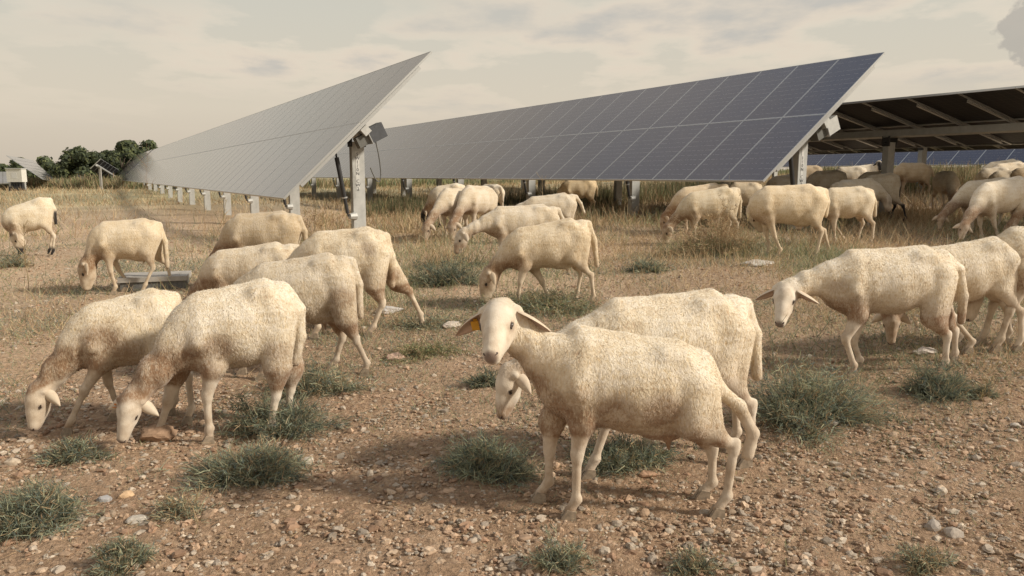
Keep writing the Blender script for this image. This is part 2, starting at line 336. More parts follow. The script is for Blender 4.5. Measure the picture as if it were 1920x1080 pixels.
# ------------------------------------------------------------------ solar trackers
U = np.array([-0.48631, 0.87379, 0.0])
MW, ML, CH = 0.875, 1.685, 3.4
def module_mesh():
    b = MB(); l, w, h = ML, MW - 0.004, 0.034; f = 0.014
    b.box((0, 0, 0.000), (l - 2 * f, w - 2 * f, 0.006), m=0)
    b.box((0, 0, -0.0075), (l - 2 * f - 0.002, w - 2 * f - 0.002, 0.005), m=2)
    for s in (-1, 1):
        b.box((s * (l / 2 - f / 2), 0, -h / 2 + 0.005), (f, w, h), m=1)
        b.box((0, s * (w / 2 - f / 2), -h / 2 + 0.0045), (l - 2 * f - 0.001, f, h - 0.001), m=1)
    return b.mesh('module', [MT['glass'], MT['alu'], MT['back']])
ME_MOD = module_mesh()
def ext_mesh(prof, length, name, mt):
    """prism of a profile (list of (y,z)) along x"""
    V = [(0, y, z) for y, z in prof] + [(length, y, z) for y, z in prof]; n = len(prof)
    F = [(i, (i + 1) % n, n + (i + 1) % n, n + i) for i in range(n)] + [tuple(range(n))[::-1], tuple(range(n, 2 * n))]
    me = bpy.data.meshes.new(name); me.from_pydata(V, [], F); me.materials.append(mt); me.update(); return me
CPROF = lambda w, d, t: [(-d / 2, -w / 2), (d / 2, -w / 2), (d / 2, -w / 2 + t), (-d / 2 + t, -w / 2 + t), (-d / 2 + t, w / 2 - t), (d / 2, w / 2 - t), (d / 2, w / 2), (-d / 2, w / 2)]
def matrix(o, X, Y, Z, loc):
    o.matrix_basis = Matrix(((X[0], Y[0], Z[0], loc[0]), (X[1], Y[1], Z[1], loc[1]), (X[2], Y[2], Z[2], loc[2]), (0, 0, 0, 1)))
def post_mesh(h, w=0.20, d=0.12):
    b = MB(); t = 0.012
    b.box((0, 0, h / 2), (w, t, h)); b.box((-w / 2, d / 2, h / 2), (t, d, h)); b.box((w / 2, d / 2, h / 2), (t, d, h))
    b.box((-w / 2 + 0.02, d, h / 2), (0.04, t, h)); b.box((w / 2 - 0.02, d, h / 2), (0.04, t, h))
    return b.mesh('post', [MT['galv']])
def tracker(name, label, A, B, u, n, post_s, near_detail=True, dampers=True, as_parts=True, group='rows of solar trackers'):
    A = np.array(A, float); B = np.array(B, float); c = (B - A); L_ = np.linalg.norm(c); c /= L_; nrm = np.cross(c, u); 
    if nrm[2] < 0: nrm = -nrm
    hx = np.array([c[0], c[1], 0]); hx /= np.linalg.norm(hx)
    Mid = (A + B) / 2; g0 = gz(Mid[0], Mid[1])
    root = bpy.data.objects.new(name, None); COL.objects.link(root); tag(root, label, 'solar panel', group)
    base = np.array([Mid[0], Mid[1], g0]); root.location = base
    def put(o, X, Y, Z, loc): o.parent = root; matrix(o, X, Y, Z, np.array(loc) - base); return o
    def putm(nm, me, X, Y, Z, loc): o = link(nm, me); return put(o, X, Y, Z, loc)
    Yv = np.cross(nrm, c)                     # local frame c, Yv, nrm (Yv along +-u)
    sgn = 1 if Yv @ u > 0 else -1
    if as_parts:
        for i in range(n):
            for k in (0, 1):
                loc = A + u * (MW * (i + 0.5)) + c * (L_ / 2 + (k - 0.5) * (ML + 0.003))
                putm('module', ME_MOD, c, Yv, nrm, loc)
    else:
        bs = MB(); bs2 = MB()
        for i in range(n):
            for k in (0, 1):
                loc = A + u * (MW * (i + 0.5)) + c * (L_ / 2 + (k - 0.5) * (ML + 0.003))
                bs.box(loc - base, (ML, MW - 0.012, 0.03), np.array([c, Yv, nrm]), m=0)
        o = link('module_run', bs.mesh('module_run', [MT['glass']])); o.parent = root; stuff(o)
    Lr = n * MW
    # torque tube, under the modules
    tt = Mid - nrm * 0.165 + u * 0.05
    m_ = ext_mesh([(-0.065, -0.065), (0.065, -0.065), (0.065, 0.065), (-0.065, 0.065)], Lr - 0.05, 'torque_tube', MT['galv'])
    putm('torque_tube', m_, u, np.cross(nrm, u), nrm, tt)
    # rails along the chord, one under each seam
    rail = ext_mesh(CPROF(0.05, 0.05, 0.006), 2.72, 'rail', MT['alu'])
    for i in range(0, n + 1, 1 if near_detail else 2):
        s_ = max(0.012, min(Lr - 0.03, i * MW)) if i else 0.03
        putm('rail', rail, c, Yv, nrm, Mid - c * 1.36 - nrm * 0.058 + u * s_)
    # posts
    for j, s_ in enumerate(post_s):
        p = tt + u * (s_ - 0.05); g = gz(p[0], p[1]); h = p[2] - 0.16 - g + 0.3
        me = post_mesh(h); X = -hx; Z = np.array([0, 0, 1.0]); Y = np.cross(Z, X)
        if Y @ u < 0: X = -X; Y = -Y
        # broad face looks back along the row
        o = putm('post', me, X, Y, Z, (p[0], p[1], g - 0.3))
        if j < 10:
            b = MB(); b.box((0, 0.05, 0.0), (0.24, 0.03, 0.07)); b.box((-0.115, 0.05, 0.06), (0.03, 0.16, 0.2)); b.box((0.115, 0.05, 0.06), (0.03, 0.16, 0.2))
            b.box((0, 0.05, 0.145), (0.30, 0.10, 0.016), m=1); b.tube([(-0.17, 0.05, 0.03), (0.17, 0.05, 0.03)], 0.015, 6)
            bm = b.build('bearing', [MT['black'], MT['galv']]); put(bm, X, Y, Z, (p[0], p[1], p[2] - 0.20))
        if dampers and (j < 8 or j % 2 == 0):
            # damper strut from the rail down to a bracket near the foot of the post
            top = Mid - c * 0.50 - nrm * 0.12 + u * (s_ - 0.07) ; foot = np.array([p[0], p[1], max(g + 0.28, top[2] - 1.05)]) - hx * 0.21 - u * 0.06
            b = MB(); d = foot - top
            b.tube([top - base, top + d * 0.10 - base], 0.016, 8); b.tube([top + d * 0.10 - base, top + d * 0.70 - base], 0.036, 10); b.tube([top + d * 0.70 - base, top + d * 0.72 - base], 0.046, 10, 1)
            b.tube([top + d * 0.72 - base, top + d * 0.95 - base], 0.029, 10); b.tube([top + d * 0.95 - base, foot - base], 0.014, 8)
            dm = b.build('damper', [MT['black'], MT['alu']]); dm.parent = root
            b = MB(); b.tube([foot + hx * 0.02 - base - u * 0.005, foot + hx * 0.13 - base + u * 0.03], [0.045, 0.07], 8)
            bk = b.build('damper_bracket', [MT['galv']]); bk.parent = root
    return root, dict(A=A, B=B, c=c, n=nrm, Mid=Mid, tt=tt, u=u, hx=hx, base=base, put=put, Y=Yv)
def drive_box(info, root, s_, grey):
    """gear and control housing carried on the end of the torque tube"""
    tt, nrm, c, u, base = info['tt'], info['n'], info['c'], info['u'], info['base']
    p = tt - nrm * 0.02 + c * 0.10 + u * (s_ - 0.15)
    # housing hangs under the modules, its long side away from the panel
    X = info['hx'] * 0.86 + np.array([0, 0, 0.42]); X -= (X @ u) * u; X /= np.linalg.norm(X); Z = np.cross(X, u); Z /= np.linalg.norm(Z)
    if Z[2] < 0: Z = -Z
    Yb = np.cross(Z, X); R = np.array([X, Yb, Z])
    b = MB(); q = p - base + X * 0.06 - Z * 0.12; b.box(q, (0.27, 0.25, 0.24), R); o = b.build('control_box', [MT['box'] if not grey else MT['galv']]); o.parent = root
    b = MB(); b.box(q - X * 0.14, (0.012, 0.262, 0.252), R); o2 = b.build('cover_rim', [MT['alu']], o)
    b = MB(); b.box(q - X * 0.24 - Z * 0.02, (0.22, 0.16, 0.17), R); o = b.build('gear_arm', [MT['cable']]); o.parent = root
    if grey: return
    b = MB(); q2 = q - Z * 0.13; pts = []
    a0 = q2 - X * 0.06; e0 = q2 - X * 0.17 + np.array([0, 0, -0.36])
    for i in range(15):
        t = i / 14; pts.append(a0 * (1 - t) + e0 * t + np.array([0, 0, -0.42]) * math.sin(t * math.pi) * (0.6 + 0.8 * t) + X * 0.13 * math.sin(t * math.pi) - u * 0.02)
    b.tube(pts, 0.010, 6, cap=False); o = b.build('cable', [MT['cable']]); o.parent = root
def post_writing(info, root, s_, txt):
    p = info['tt'] + info['u'] * (s_ - 0.05); X = info['hx']; Z = np.array([0, 0, 1.0]); Yf = -info['u']
    if np.cross(X, Z) @ Yf < 0: X = -X
    X3 = np.cross(Z, Yf); X3 = X3 / np.linalg.norm(X3)
    b = MB(); b.box((0, 0, 0), (0.062, 0.003, 0.62)); o = b.build('sticker', [MT['label']])
    cpos = np.array([p[0], p[1], p[2] - 0.62]) + Yf * 0.0085 - X3 * 0.015; info['put'](o, X3, np.cross(Z, X3), Z, cpos)
    for i, ch in enumerate(txt):
        if ch == ' ': continue
        cu = bpy.data.curves.new('letter', 'FONT'); cu.body = ch; cu.size = 0.075; cu.align_x = 'CENTER'; cu.extrude = 0.0008
        to = bpy.data.objects.new('letter', cu); COL.objects.link(to); bpy.context.view_layer.update()
        me = bpy.data.meshes.new_from_object(to); bpy.data.objects.remove(to); me.materials.clear(); me.materials.append(MT['ink'])
        lo = link('letter', me); info['put'](lo, X3, Z, np.cross(X3, Z), cpos + Yf * 0.0035 + Z * (0.235 - i * 0.062))
dz = np.array([0, 0, EYE])
r1A, r1B = np.array([-3.445, 11.61, -0.349]) + dz, np.array([-1.29, 12.809, 1.991]) + dz
r2A, r2B = np.array([3.799, 11.751, -0.088]) + dz, np.array([6.135, 13.051, 2.012]) + dz
ps = [0.5 + 4.4 * i for i in range(13)]
t1, i1 = tracker('solar_tracker', 'nearer tilted solar tracker behind the sheep, its glass grey with sky glare', r1A, r1B, U, 62, ps)
drive_box(i1, t1, 0.30, False); post_writing(i1, t1, 0.5, 'SW1/0N CW2')
t2, i2 = tracker('solar_tracker', 'tilted solar tracker turning dark blue at its near end, right of the grey one', r2A, r2B, U, 60, ps)
drive_box(i2, t2, 0.32, True); post_writing(i2, t2, 0.5, '   1/0N CW2')
off = U * (62 * MW + 0.55)
t1b, _ = tracker('solar_tracker', 'far solar tracker continuing the line of the nearer grey one, beyond a narrow gap', r1A + off, r1B + off + np.array([0, 0, 0.02]), U, 60, [0.5 + 4.4 * i for i in range(12)], False, as_parts=False)
# the tracker at the right edge, its dark back to the camera
r3A, r3B = np.array([9.61, 14.999, 0.608]) + dz, np.array([6.706, 13.383, 1.327]) + dz
sh = -U * (MW * 6)
t3, i3 = tracker('solar_tracker', 'flat lying solar tracker seen from below, its dark module backs over the flock at right', r3A + sh, r3B + sh, U, 46, [2.2, 6.6, 11.0, 15.4, 19.8, 24.2, 28.6, 33.0, 37.4], dampers=False)
Vp = np.array([0.87379, 0.48631, 0]) * 6.3 + np.array([0, 0, 0.12])
t4, i4 = tracker('solar_tracker', 'second flat lying solar tracker, a thin dark strip beneath the nearer one', r3A + sh + Vp, r3B + sh + Vp, U, 40, [1.2, 5.6, 10.0, 14.4, 18.8, 23.2, 27.6, 32.0], dampers=False)
# rows further back at right, low blue glass
for k, (dxx, dyy, zlo, nm, lab) in enumerate(((14.6, 25.0, 0.34, 30, 'far tilted solar tracker with blue glass seen beneath the dark backs'), (25.0, 33.5, 0.62, 30, 'farthest solar tracker with blue glass at the right edge beyond the flock'))):
    A = np.array([dxx, dyy, zlo + EYE]); cc = np.array([0.87379, 0.48631, 0]) * math.cos(math.radians(38)) + np.array([0, 0, math.sin(math.radians(38))])
    s0 = -U * 2
    tracker('solar_tracker', lab, A - U * 9, A - U * 9 + cc * CH, U, nm, [0.5 + 4.4 * i for i in range(6)], True)
print('trackers', round(time.time() - T0, 1))

# ------------------------------------------------------------------ sheep: signed-distance body, meshed with surface nets
def seg(P, a, b, ra, rb, ax=None, sc=1.0):
    a = np.asarray(a, np.float32); b = np.asarray(b, np.float32)
    if ax is not None and sc != 1.0:
        ax = np.asarray(ax, np.float32); ax = ax / np.linalg.norm(ax)
        q = P - a; q = q + (q @ ax)[..., None] * ax * (1 / sc - 1); ba = b - a; ba = ba + (ba @ ax) * ax * (1 / sc - 1)
    else: q = P - a; ba = b - a
    h = np.clip((q @ ba) / (ba @ ba + 1e-9), 0, 1); d = np.sqrt(((q - h[..., None] * ba) ** 2).sum(-1)) - (ra + (rb - ra) * h)
    return d * (sc ** 0.5)
def smin(a, b, k):
    h = np.maximum(k - np.abs(a - b), 0) / k
    return np.minimum(a, b) - h * h * k * 0.25
def mesh_sdf(prims, vox):
    lo = np.min([np.minimum(p[0] - p[2], p[1] - p[3]) for p in prims], 0) - 3 * vox; hi = np.max([np.maximum(p[0] + p[2], p[1] + p[3]) for p in prims], 0) + 3 * vox
    n = np.ceil((hi - lo) / vox).astype(int) + 1
    F = np.full(tuple(n), 1.0, np.float32)
    for (a, b, ra, rb, ax, sc, k) in prims:
        pad = k + 2.5 * vox
        l = np.floor((np.minimum(a - ra, b - rb) - pad - lo) / vox).astype(int); h = np.ceil((np.maximum(a + ra, b + rb) + pad - lo) / vox).astype(int)
        l = np.clip(l, 0, n - 1); h = np.clip(h + 1, 1, n)
        g = np.stack(np.meshgrid(*[np.arange(l[i], h[i], dtype=np.float32) * vox + lo[i] for i in range(3)], indexing='ij'), -1)
        d = seg(g, a, b, ra, rb, ax, sc); s = (slice(l[0], h[0]), slice(l[1], h[1]), slice(l[2], h[2]))
        F[s] = smin(F[s], d.astype(np.float32), k)
    S = F < 0
    c = np.zeros(tuple(n - 1), np.int8)
    for i in (0, 1):
        for j in (0, 1):
            for k in (0, 1): c += S[i:n[0] - 1 + i, j:n[1] - 1 + j, k:n[2] - 1 + k]
    act = (c > 0) & (c < 8); I = np.argwhere(act); idx = -np.ones(act.shape, np.int32); idx[act] = np.arange(len(I))
    cor = [(i, j, k) for i in (0, 1) for j in (0, 1) for k in (0, 1)]
    val = {q: F[I[:, 0] + q[0], I[:, 1] + q[1], I[:, 2] + q[2]] for q in cor}
    acc = np.zeros((len(I), 3)); cnt = np.zeros(len(I))
    for q in cor:
        for ax in range(3):
            if q[ax]: continue
            q2 = tuple(1 if e == ax else q[e] for e in range(3)); a, b = val[q], val[q2]; m = (a < 0) != (b < 0)
            t = np.where(m, a / np.where(a == b, 1, a - b), 0); p = np.array(q, float)[None] + t[:, None] * np.eye(3)[ax]
            acc += np.where(m[:, None], p, 0); cnt += m
    V = (I + acc / cnt[:, None]) * vox + lo
    Q = []
    for ax in range(3):
        a1, a2 = [(1, 2), (2, 0), (0, 1)][ax]
        sl = [slice(1, -1)] * 3; s0 = list(sl); s1 = list(sl); s0[ax] = slice(0, -1); s1[ax] = slice(1, None)
        A_, B_ = S[tuple(s0)], S[tuple(s1)]
        for flip in (False, True):
            m = (A_ & ~B_) if not flip else (~A_ & B_)
            E = np.argwhere(m); o = np.ones(3, int); o[ax] = 0; E = E + o
            e1 = np.eye(3, dtype=int)[a1]; e2 = np.eye(3, dtype=int)[a2]
            q = [idx[tuple((E - e1 - e2).T)], idx[tuple((E - e2).T)], idx[tuple(E.T)], idx[tuple((E - e1).T)]]
            if flip: q = q[::-1]
            Q.append(np.stack(q, -1))
    return V, np.vstack(Q)
def vnormals(V, Q):
    n = np.cross(V[Q[:, 2]] - V[Q[:, 0]], V[Q[:, 3]] - V[Q[:, 1]]); N_ = np.zeros_like(V)
    for i in range(4):
        for a in range(3): N_[:, a] += np.bincount(Q[:, i], n[:, a], len(V))
    return N_ / (np.linalg.norm(N_, axis=1, keepdims=True) + 1e-9)
def unit(v): v = np.asarray(v, float); return v / (np.linalg.norm(v) + 1e-12)
WN = [(unit(RS.randn(3)) * f, RS.rand() * 6.28) for f in (60, 75, 95, 120, 140, 170)]
def ear_mesh(base, d, nrm, Lr, Wd, black=0.0):
    d = unit(d); nrm = unit(nrm - (nrm @ d) * d); w = np.cross(d, nrm); nu, nv = 11, 7; V = []; Cc = []
    for side in (1, -1):
        for i in range(nu):
            u_ = i / (nu - 1); ww = Wd * 0.5 * (0.42 * (1 - u_) ** 3 + 1.0 * math.sin(math.pi * min(1, u_ ** 0.8)) ** 0.8 + (0.03 if u_ < 1 else 0))
            cen = base + d * Lr * u_ + np.array([0, 0, -1]) * 0.20 * Lr * u_ ** 2.2
            for j in range(nv):
                v = (j / (nv - 1)) * 2 - 1
                p = cen + w * ww * v * (1 - 0.25 * v * v * 0.5) + nrm * (0.55 * ww * v * v - 0.006 * side * (1 - v * v * 0.6) * 0.5)
                V.append(p); 
                cc = np.array([0.60, 0.51, 0.40]) if side == 1 else np.array([0.60, 0.47, 0.39]) * (0.70 + 0.35 * abs(v)) 
                Cc.append([*(cc * (1 - 0.95 * black)), 1])
    Fq = []; o = nu * nv
    for i in range(nu - 1):
        for j in range(nv - 1):
            a = i * nv + j; Fq.append((a, a + 1, a + nv + 1, a + nv)); Fq.append((o + a, o + a + nv, o + a + nv + 1, o + a + 1))
    for i in range(nu - 1):
        for j in (0, nv - 1):
            a = i * nv + j; q = (a, a + nv, o + a + nv, o + a); Fq.append(q if j == 0 else q[::-1])
    for i in (0, nu - 1):
        for j in range(nv - 1):
            a = i * nv + j; q = (a, a + 1, o + a + 1, o + a); Fq.append(q[::-1] if i == 0 else q)
    return V, Fq, Cc
def ico(sub):
    import bmesh
    bm = bmesh.new(); bmesh.ops.create_icosphere(bm, subdivisions=sub, radius=1); V = np.array([v.co[:] for v in bm.verts]); F = np.array([[v.index for v in f.verts] for f in bm.faces]); bm.free(); return V, F
ICO1 = ico(1); ICO2 = ico(2); ICO3 = ico(3)
def ribbons(P0, D, Ln, Wd, Cc, bend=0.3, seg_=2):
    """P0 (n,3) roots, D (n,3) unit directions, lengths, widths, colours -> verts, quads, cols"""
    n = len(P0); side = np.cross(D, RS.randn(n, 3)); side /= np.linalg.norm(side, axis=1, keepdims=True) + 1e-9
    bd = RS.randn(n, 3) * bend; bd[:, 2] -= bend * 0.8
    Vs = []
    for i in range(seg_ + 1):
        t = i / seg_; c = P0 + D * (Ln * t)[:, None] + bd * (Ln * t * t)[:, None] * 0.5; w = (Wd * (1 - 0.75 * t))[:, None] * side * 0.5
        Vs += [c - w, c + w]
    V = np.stack(Vs, 1).reshape(-1, 3); k = 2 * (seg_ + 1); b = (np.arange(n) * k)[:, None]
    F = np.concatenate([b + np.array([[2 * i, 2 * i + 1, 2 * i + 3, 2 * i + 2]]) for i in range(seg_)], 0)
    C = np.repeat(np.hstack([Cc, np.ones((n, 1))]), k, 0); return V, F, C
def sheep(g, a, W_=None, R_=None, feet=(None,) * 4, poll=None, nose=None, tail=None, legs=None, H=None, label='', col=(1, 1, 1), mode='graze', ref=None,
          dirt=1.0, black=(), udder=False, tagc=None, tailpts=None, neck_side=0.0, fat=1.0, sW=0.30, sR=-0.30, pink=False, roll=0.0, chest=1.0, earf=0.0, stains=(), hang=None):
    legs = legs or {}; O = at(*g) if len(g) == 2 else np.array(g, float)
    ar = math.radians(a); h = np.array([-math.cos(ar), -math.sin(ar), 0]); l = np.array([-h[1], h[0], 0]); O[2] = gz(O[0], O[1])
    sn = 1 if l @ (C0 - O) > 0 else -1           # +1: the sheep's left side faces the camera
    def loc(px, py, lat=0.0):
        """pixel -> local (forward, left, up) on the plane lat metres towards the camera from the body's middle"""
        r = ray(px, py); lat = lat * sn; den = r @ l; t = ((O - C0) @ l + lat) / den; p = C0 + r * t - O
        return np.array([p @ h, lat, p[2]])
    sl = float(np.clip(((gz(*(O + h * 0.3)[:2]) - gz(*(O - h * 0.3)[:2])) / 0.6), -0.25, 0.25))
    if W_ is not None:
        w = loc(*W_); r_ = loc(*R_); s1, z1, s0, z0 = w[0], w[2], r_[0], r_[2]
    else:
        k0 = H / 0.86; s1, s0 = 0.30 * k0, -0.30 * k0; z1 = H + sl * s1; z0 = H + sl * s0
    Hm = (z1 - sl * s1 + z0 - sl * s0) / 2; k = Hm / 0.86
    def T(x, z, y=0.0):
        f = (x + 0.30) / 0.60; s = s0 + f * (s1 - s0); fc = min(1.25, max(-0.25, f)); zl = z0 + fc * (z1 - z0); gl = sl * s
        return np.array([s, y * k, gl + (zl - gl) * (z / 0.86)])
    P = []; grp = []
    def add(a_, b_, ra, rb, gname, ax=None, sc=1.0, kk=0.05): P.append((np.asarray(a_, float), np.asarray(b_, float), ra * k, rb * k, ax, sc, kk * k)); grp.append(gname)
    YA = (0, 1, 0)
    st = [(0.30, 0.780, 0.490), (0.23, 0.842, 0.448), (0.10, 0.835, 0.423), (-0.06, 0.830, 0.400), (-0.20, 0.838, 0.450), (-0.30, 0.828, 0.535), (-0.36, 0.755, 0.590)]
    wid = [0.68, 0.62, 0.70, 0.80, 0.82, 0.88, 0.92]
    pts = []
    for (x, zt, zb), wv in zip(st, wid):
        zb_ = zb - 0.02 * (fat - 1) * 5; r0 = (zt - zb_) / 2; pts.append((T(x, (zt + zb_) / 2), r0, wv))
    for i in range(len(pts) - 1):
        add(pts[i][0], pts[i + 1][0], pts[i][1], pts[i + 1][1], 'torso', YA, (pts[i][2] + pts[i + 1][2]) / 2 * (1 + 0.3 * (fat - 1)), 0.035)
    add(T(0.32, 0.56), T(0.22, 0.50), 0.088 * chest, 0.095 * chest, 'torso', YA, 0.85, 0.07)          # brisket
    for y in (-1, 1):
        add(T(-0.19, 0.793, y * 0.085), T(-0.27, 0.788, y * 0.092), 0.034, 0.030, 'torso', None, 1, 0.06)      # hip bones
        add(T(-0.39, 0.72, y * 0.055), T(-0.41, 0.68, y * 0.055), 0.040, 0.036, 'torso', None, 1, 0.035)       # pin bones
        add(T(0.22, 0.775, y * 0.050), T(0.27, 0.60, y * 0.118), 0.048, 0.052, 'torso', None, 1, 0.03)         # shoulder blade
    add(T(0.24, 0.836), T(0.0, 0.822), 0.030, 0.026, 'torso', None, 1, 0.05); add(T(0.0, 0.822), T(-0.26, 0.830), 0.026, 0.030, 'torso', None, 1, 0.05)
    # head
    if poll is None:
        if mode == 'graze': pl = T(0.74, 0.30, neck_side); pl[2] = max(pl[2], 0.27 * k); ns = pl + k * np.array([0.07, neck_side * 0.2, -0.235])
        elif mode == 'up': pl = T(0.60, 0.98, neck_side); ns = pl + k * np.array([0.20, neck_side * 0.5, -0.12])
        else: pl = T(0.68, 0.62, neck_side); ns = pl + k * np.array([0.17, neck_side * 0.3, -0.18])
        if mode == 'graze':
            pw = O + h * ns[0] + l * ns[1]; dz_ = gz(pw[0], pw[1]) + 0.03 - (O[2] + ns[2]); pl[2] += dz_; ns[2] += dz_
    else: pl = loc(*poll); ns = loc(*nose)
    f = unit(ns - pl); hs = float(np.clip(np.linalg.norm(ns - pl) / 0.235, 0.82 * k, 1.22 * k)); hk = hs / k
    rf = np.array(ref, float) if ref is not None else np.array([0.7, 0, 1.0])
    if ref is not None and len(ref) == 3: rf = np.array([ref[0], ref[1] * sn, ref[2]])
    up = unit(rf - (rf @ f) * f); rt = np.cross(f, up)
    if roll: cr, sr_ = math.cos(roll), math.sin(roll); up, rt = up * cr + rt * sr_, rt * cr - up * sr_
    def Hd(x, y, z): return pl + hs * (f * x + rt * y + up * z)
    def ah(a_, b_, ra, rb, sc=0.86, kk=0.03): P.append((Hd(*a_), Hd(*b_), ra * hs, rb * hs, rt, sc, kk * hs)); grp.append('head')
    ah((0.0, 0, 0.0), (0.05, 0, 0.004), 0.066, 0.064, 0.92)
    ah((0.05, 0, 0.004), (0.14, 0, -0.012), 0.060, 0.043)
    ah((0.14, 0, -0.012), (0.212, 0, -0.022), 0.043, 0.033)
    ah((0.03, 0, 0.030), (0.12, 0, 0.012), 0.036, 0.028, 0.9); ah((0.12, 0, 0.012), (0.205, 0, -0.008), 0.028, 0.022, 0.9)
    ah((0.02, 0, -0.045), (0.10, 0, -0.052), 0.044, 0.034, 0.8); ah((0.10, 0, -0.052), (0.19, 0, -0.046), 0.032, 0.022, 0.9)
    for s in (-1, 1):
        ah((0.055, s * 0.040, 0.020), (0.085, s * 0.038, 0.014), 0.021, 0.015, 1.0, 0.02)         # brow
        ah((0.04, s * 0.026, -0.028), (0.10, s * 0.022, -0.035), 0.034, 0.024, 1.0, 0.03)        # cheek
        ah((-0.01, s * 0.045, 0.012), (-0.012, s * 0.066, 0.016), 0.026, 0.019, 1.0, 0.02)    # ear root
        ah((0.205, s * 0.016, -0.012), (0.220, s * 0.013, -0.020), 0.017, 0.013, 1.0, 0.015)     # nostril wing
    # neck
    n0 = T(0.25, 0.655); back = pl - f * 0.02 * hs - up * 0.008 * hs
    dv = back - n0; bump_ = np.array([0, 0, 0.035 * k]) if dv[2] < 0 else np.array([0.03 * k, 0, -0.02 * k])
    m1 = n0 + dv * 0.34 + bump_; m2 = n0 + dv * 0.68 + bump_ * 0.8
    nax = unit(np.cross(dv, [0, 0, 1.0]) if abs(unit(dv)[2]) < 0.9 else np.array([0, 1.0, 0]))
    add(n0, m1, 0.128, 0.102, 'neck', nax, 0.74, 0.06); add(m1, m2, 0.102, 0.078, 'neck', nax, 0.76, 0.05); add(m2, back, 0.082, 0.064 * hk, 'neck', nax, 0.84, 0.04)
    # legs
    feetw = {}
    for li, (nm, sd, front) in enumerate((('FN', 1, 1), ('FF', -1, 1), ('HN', 1, 0), ('HF', -1, 0))):
        y = sd * (0.088 if front else 0.098); ov = legs.get(nm); fx = feet[li]; lat = y * k
        if ov is not None:
            J = [loc(q[0], q[1], lat) for q in ov]       # joints given: (elbow|stifle, knee|hock, fetlock, toe)
            up_, mid, fet, toe = J
        else:
            y_ = y * sn
            if fx is not None:
                q = loc(fx[0], fx[1], lat) if isinstance(fx, tuple) else loc(fx, g[1], lat); sf = q[0]
            else: sf = T((0.25 if sd > 0 else 0.18) if front else (-0.40 if sd > 0 else -0.33), 0)[0]
            if front:
                up_ = T(0.215, 0.47, y_); toe = np.array([sf, lat * sn, 0.03 * k]); fet = toe + k * np.array([-0.028, 0, 0.068]); mid = up_ * 0.50 + fet * 0.50 + k * np.array([0.012, 0, 0.0])
            else:
                up_ = T(-0.27, 0.485, y_); toe = np.array([sf, lat * sn, 0.03 * k]); fet = toe + k * np.array([-0.026, 0, 0.075]); mid = up_ * 0.48 + fet * 0.52 + k * np.array([-0.085, 0, 0.012])
        wp = O + h * toe[0] + l * toe[1]; gg = gz(wp[0], wp[1]) - O[2]
        if ov is not None: dzz = gg + 0.024 * k - toe[2]; dzz = float(np.clip(dzz, -0.10, 0.10)); toe[2] += dzz; fet[2] += dzz; mid[2] += dzz * 0.5
        else: toe[2] += gg; fet[2] += gg; mid[2] += gg * 0.5
        if front:
            add(T(0.25, 0.66, y * sn * 0.85), up_, 0.075, 0.062, 'shoulder', YA, 0.8, 0.045)
            add(up_, mid, 0.055, 0.027, 'leg', None, 1, 0.03); add(mid + [0, 0, 0.015 * k], mid - [0, 0, 0.015 * k], 0.031, 0.027, 'leg', None, 1, 0.012)
            add(mid, fet, 0.0225, 0.0195, 'leg', None, 1, 0.012)
        else:
            add(T(-0.33, 0.66, y * sn * 0.75), up_, 0.112, 0.076, 'thigh', YA, 0.85, 0.03); add(T(-0.40, 0.63, y * sn * 0.7), up_ * 0.4 + mid * 0.6, 0.075, 0.034, 'thigh', YA, 0.8, 0.04)
            add(up_, mid, 0.062, 0.024, 'leg', YA, 0.8, 0.035); add(mid + [-0.008 * k, 0, 0.018 * k], mid - [0, 0, 0.02 * k], 0.024, 0.026, 'leg', None, 1, 0.012)
            add(mid, fet, 0.023, 0.020, 'leg', None, 1, 0.012)
        add(fet + [-0.006 * k, 0, 0], fet - [0, 0, 0.008 * k], 0.0245, 0.023, 'leg', None, 1, 0.012)
        add(fet, toe + [0, 0, 0.012 * k], 0.021, 0.024, 'leg', None, 1, 0.012)
        feetw[nm] = toe
    # tail
    if tailpts: tp = [loc(*q) for q in tailpts]
    else:
        b0 = T(-0.455, 0.76); e0 = loc(*tail) if tail else T(-0.535, 0.44); tp = [b0, b0 * 0.62 + e0 * 0.38 + k * np.array([-0.03, 0, -0.01]), e0]
    rr = [0.036, 0.031, 0.027, 0.030, 0.028]
    add(T(-0.40, 0.76), tp[0], 0.06, rr[0], 'tail', None, 1, 0.05)
    for i in range(len(tp) - 1): add(tp[i], tp[i + 1], rr[min(i, 4)], rr[min(i + 1, 4)], 'tail', None, 1, 0.02)
    if udder: add(T(-0.17, 0.43), T(-0.25, 0.42), 0.070, 0.060, 'udder', None, 1, 0.06); add(T(-0.225, 0.375, 0.035 * sn), T(-0.232, 0.325, 0.045 * sn), 0.016, 0.008, 'udder', None, 1, 0.02)
    D = np.linalg.norm(O[:2]); dirt *= 1.0 if D < 7 else 0.65; vox = 0.0085 if D < 4.6 else 0.0115 if D < 6.8 else 0.0155 if D < 10 else 0.021
    Pm = [(p[0], p[1], p[2], p[3], p[4], p[5], p[6]) for p in P]
    V, Q = mesh_sdf(Pm, vox)
    Vf = V.astype(np.float32)
    gd = {}
    for p, nm in zip(Pm, grp):
        d = seg(Vf, p[0], p[1], p[2], p[3], p[4], p[5]); gd[nm] = np.minimum(gd.get(nm, 9), d)
    sm = lambda x, a_, b_: np.clip((x - a_) / (b_ - a_), 0, 1) ** 2 * (3 - 2 * np.clip((x - a_) / (b_ - a_), 0, 1))
    zr = (V[:, 2] - sl * V[:, 0]) / Hm
    hm = 1 - sm(gd['head'] - np.minimum(gd['neck'], gd['torso']), -0.03 * k, 0.015 * k)
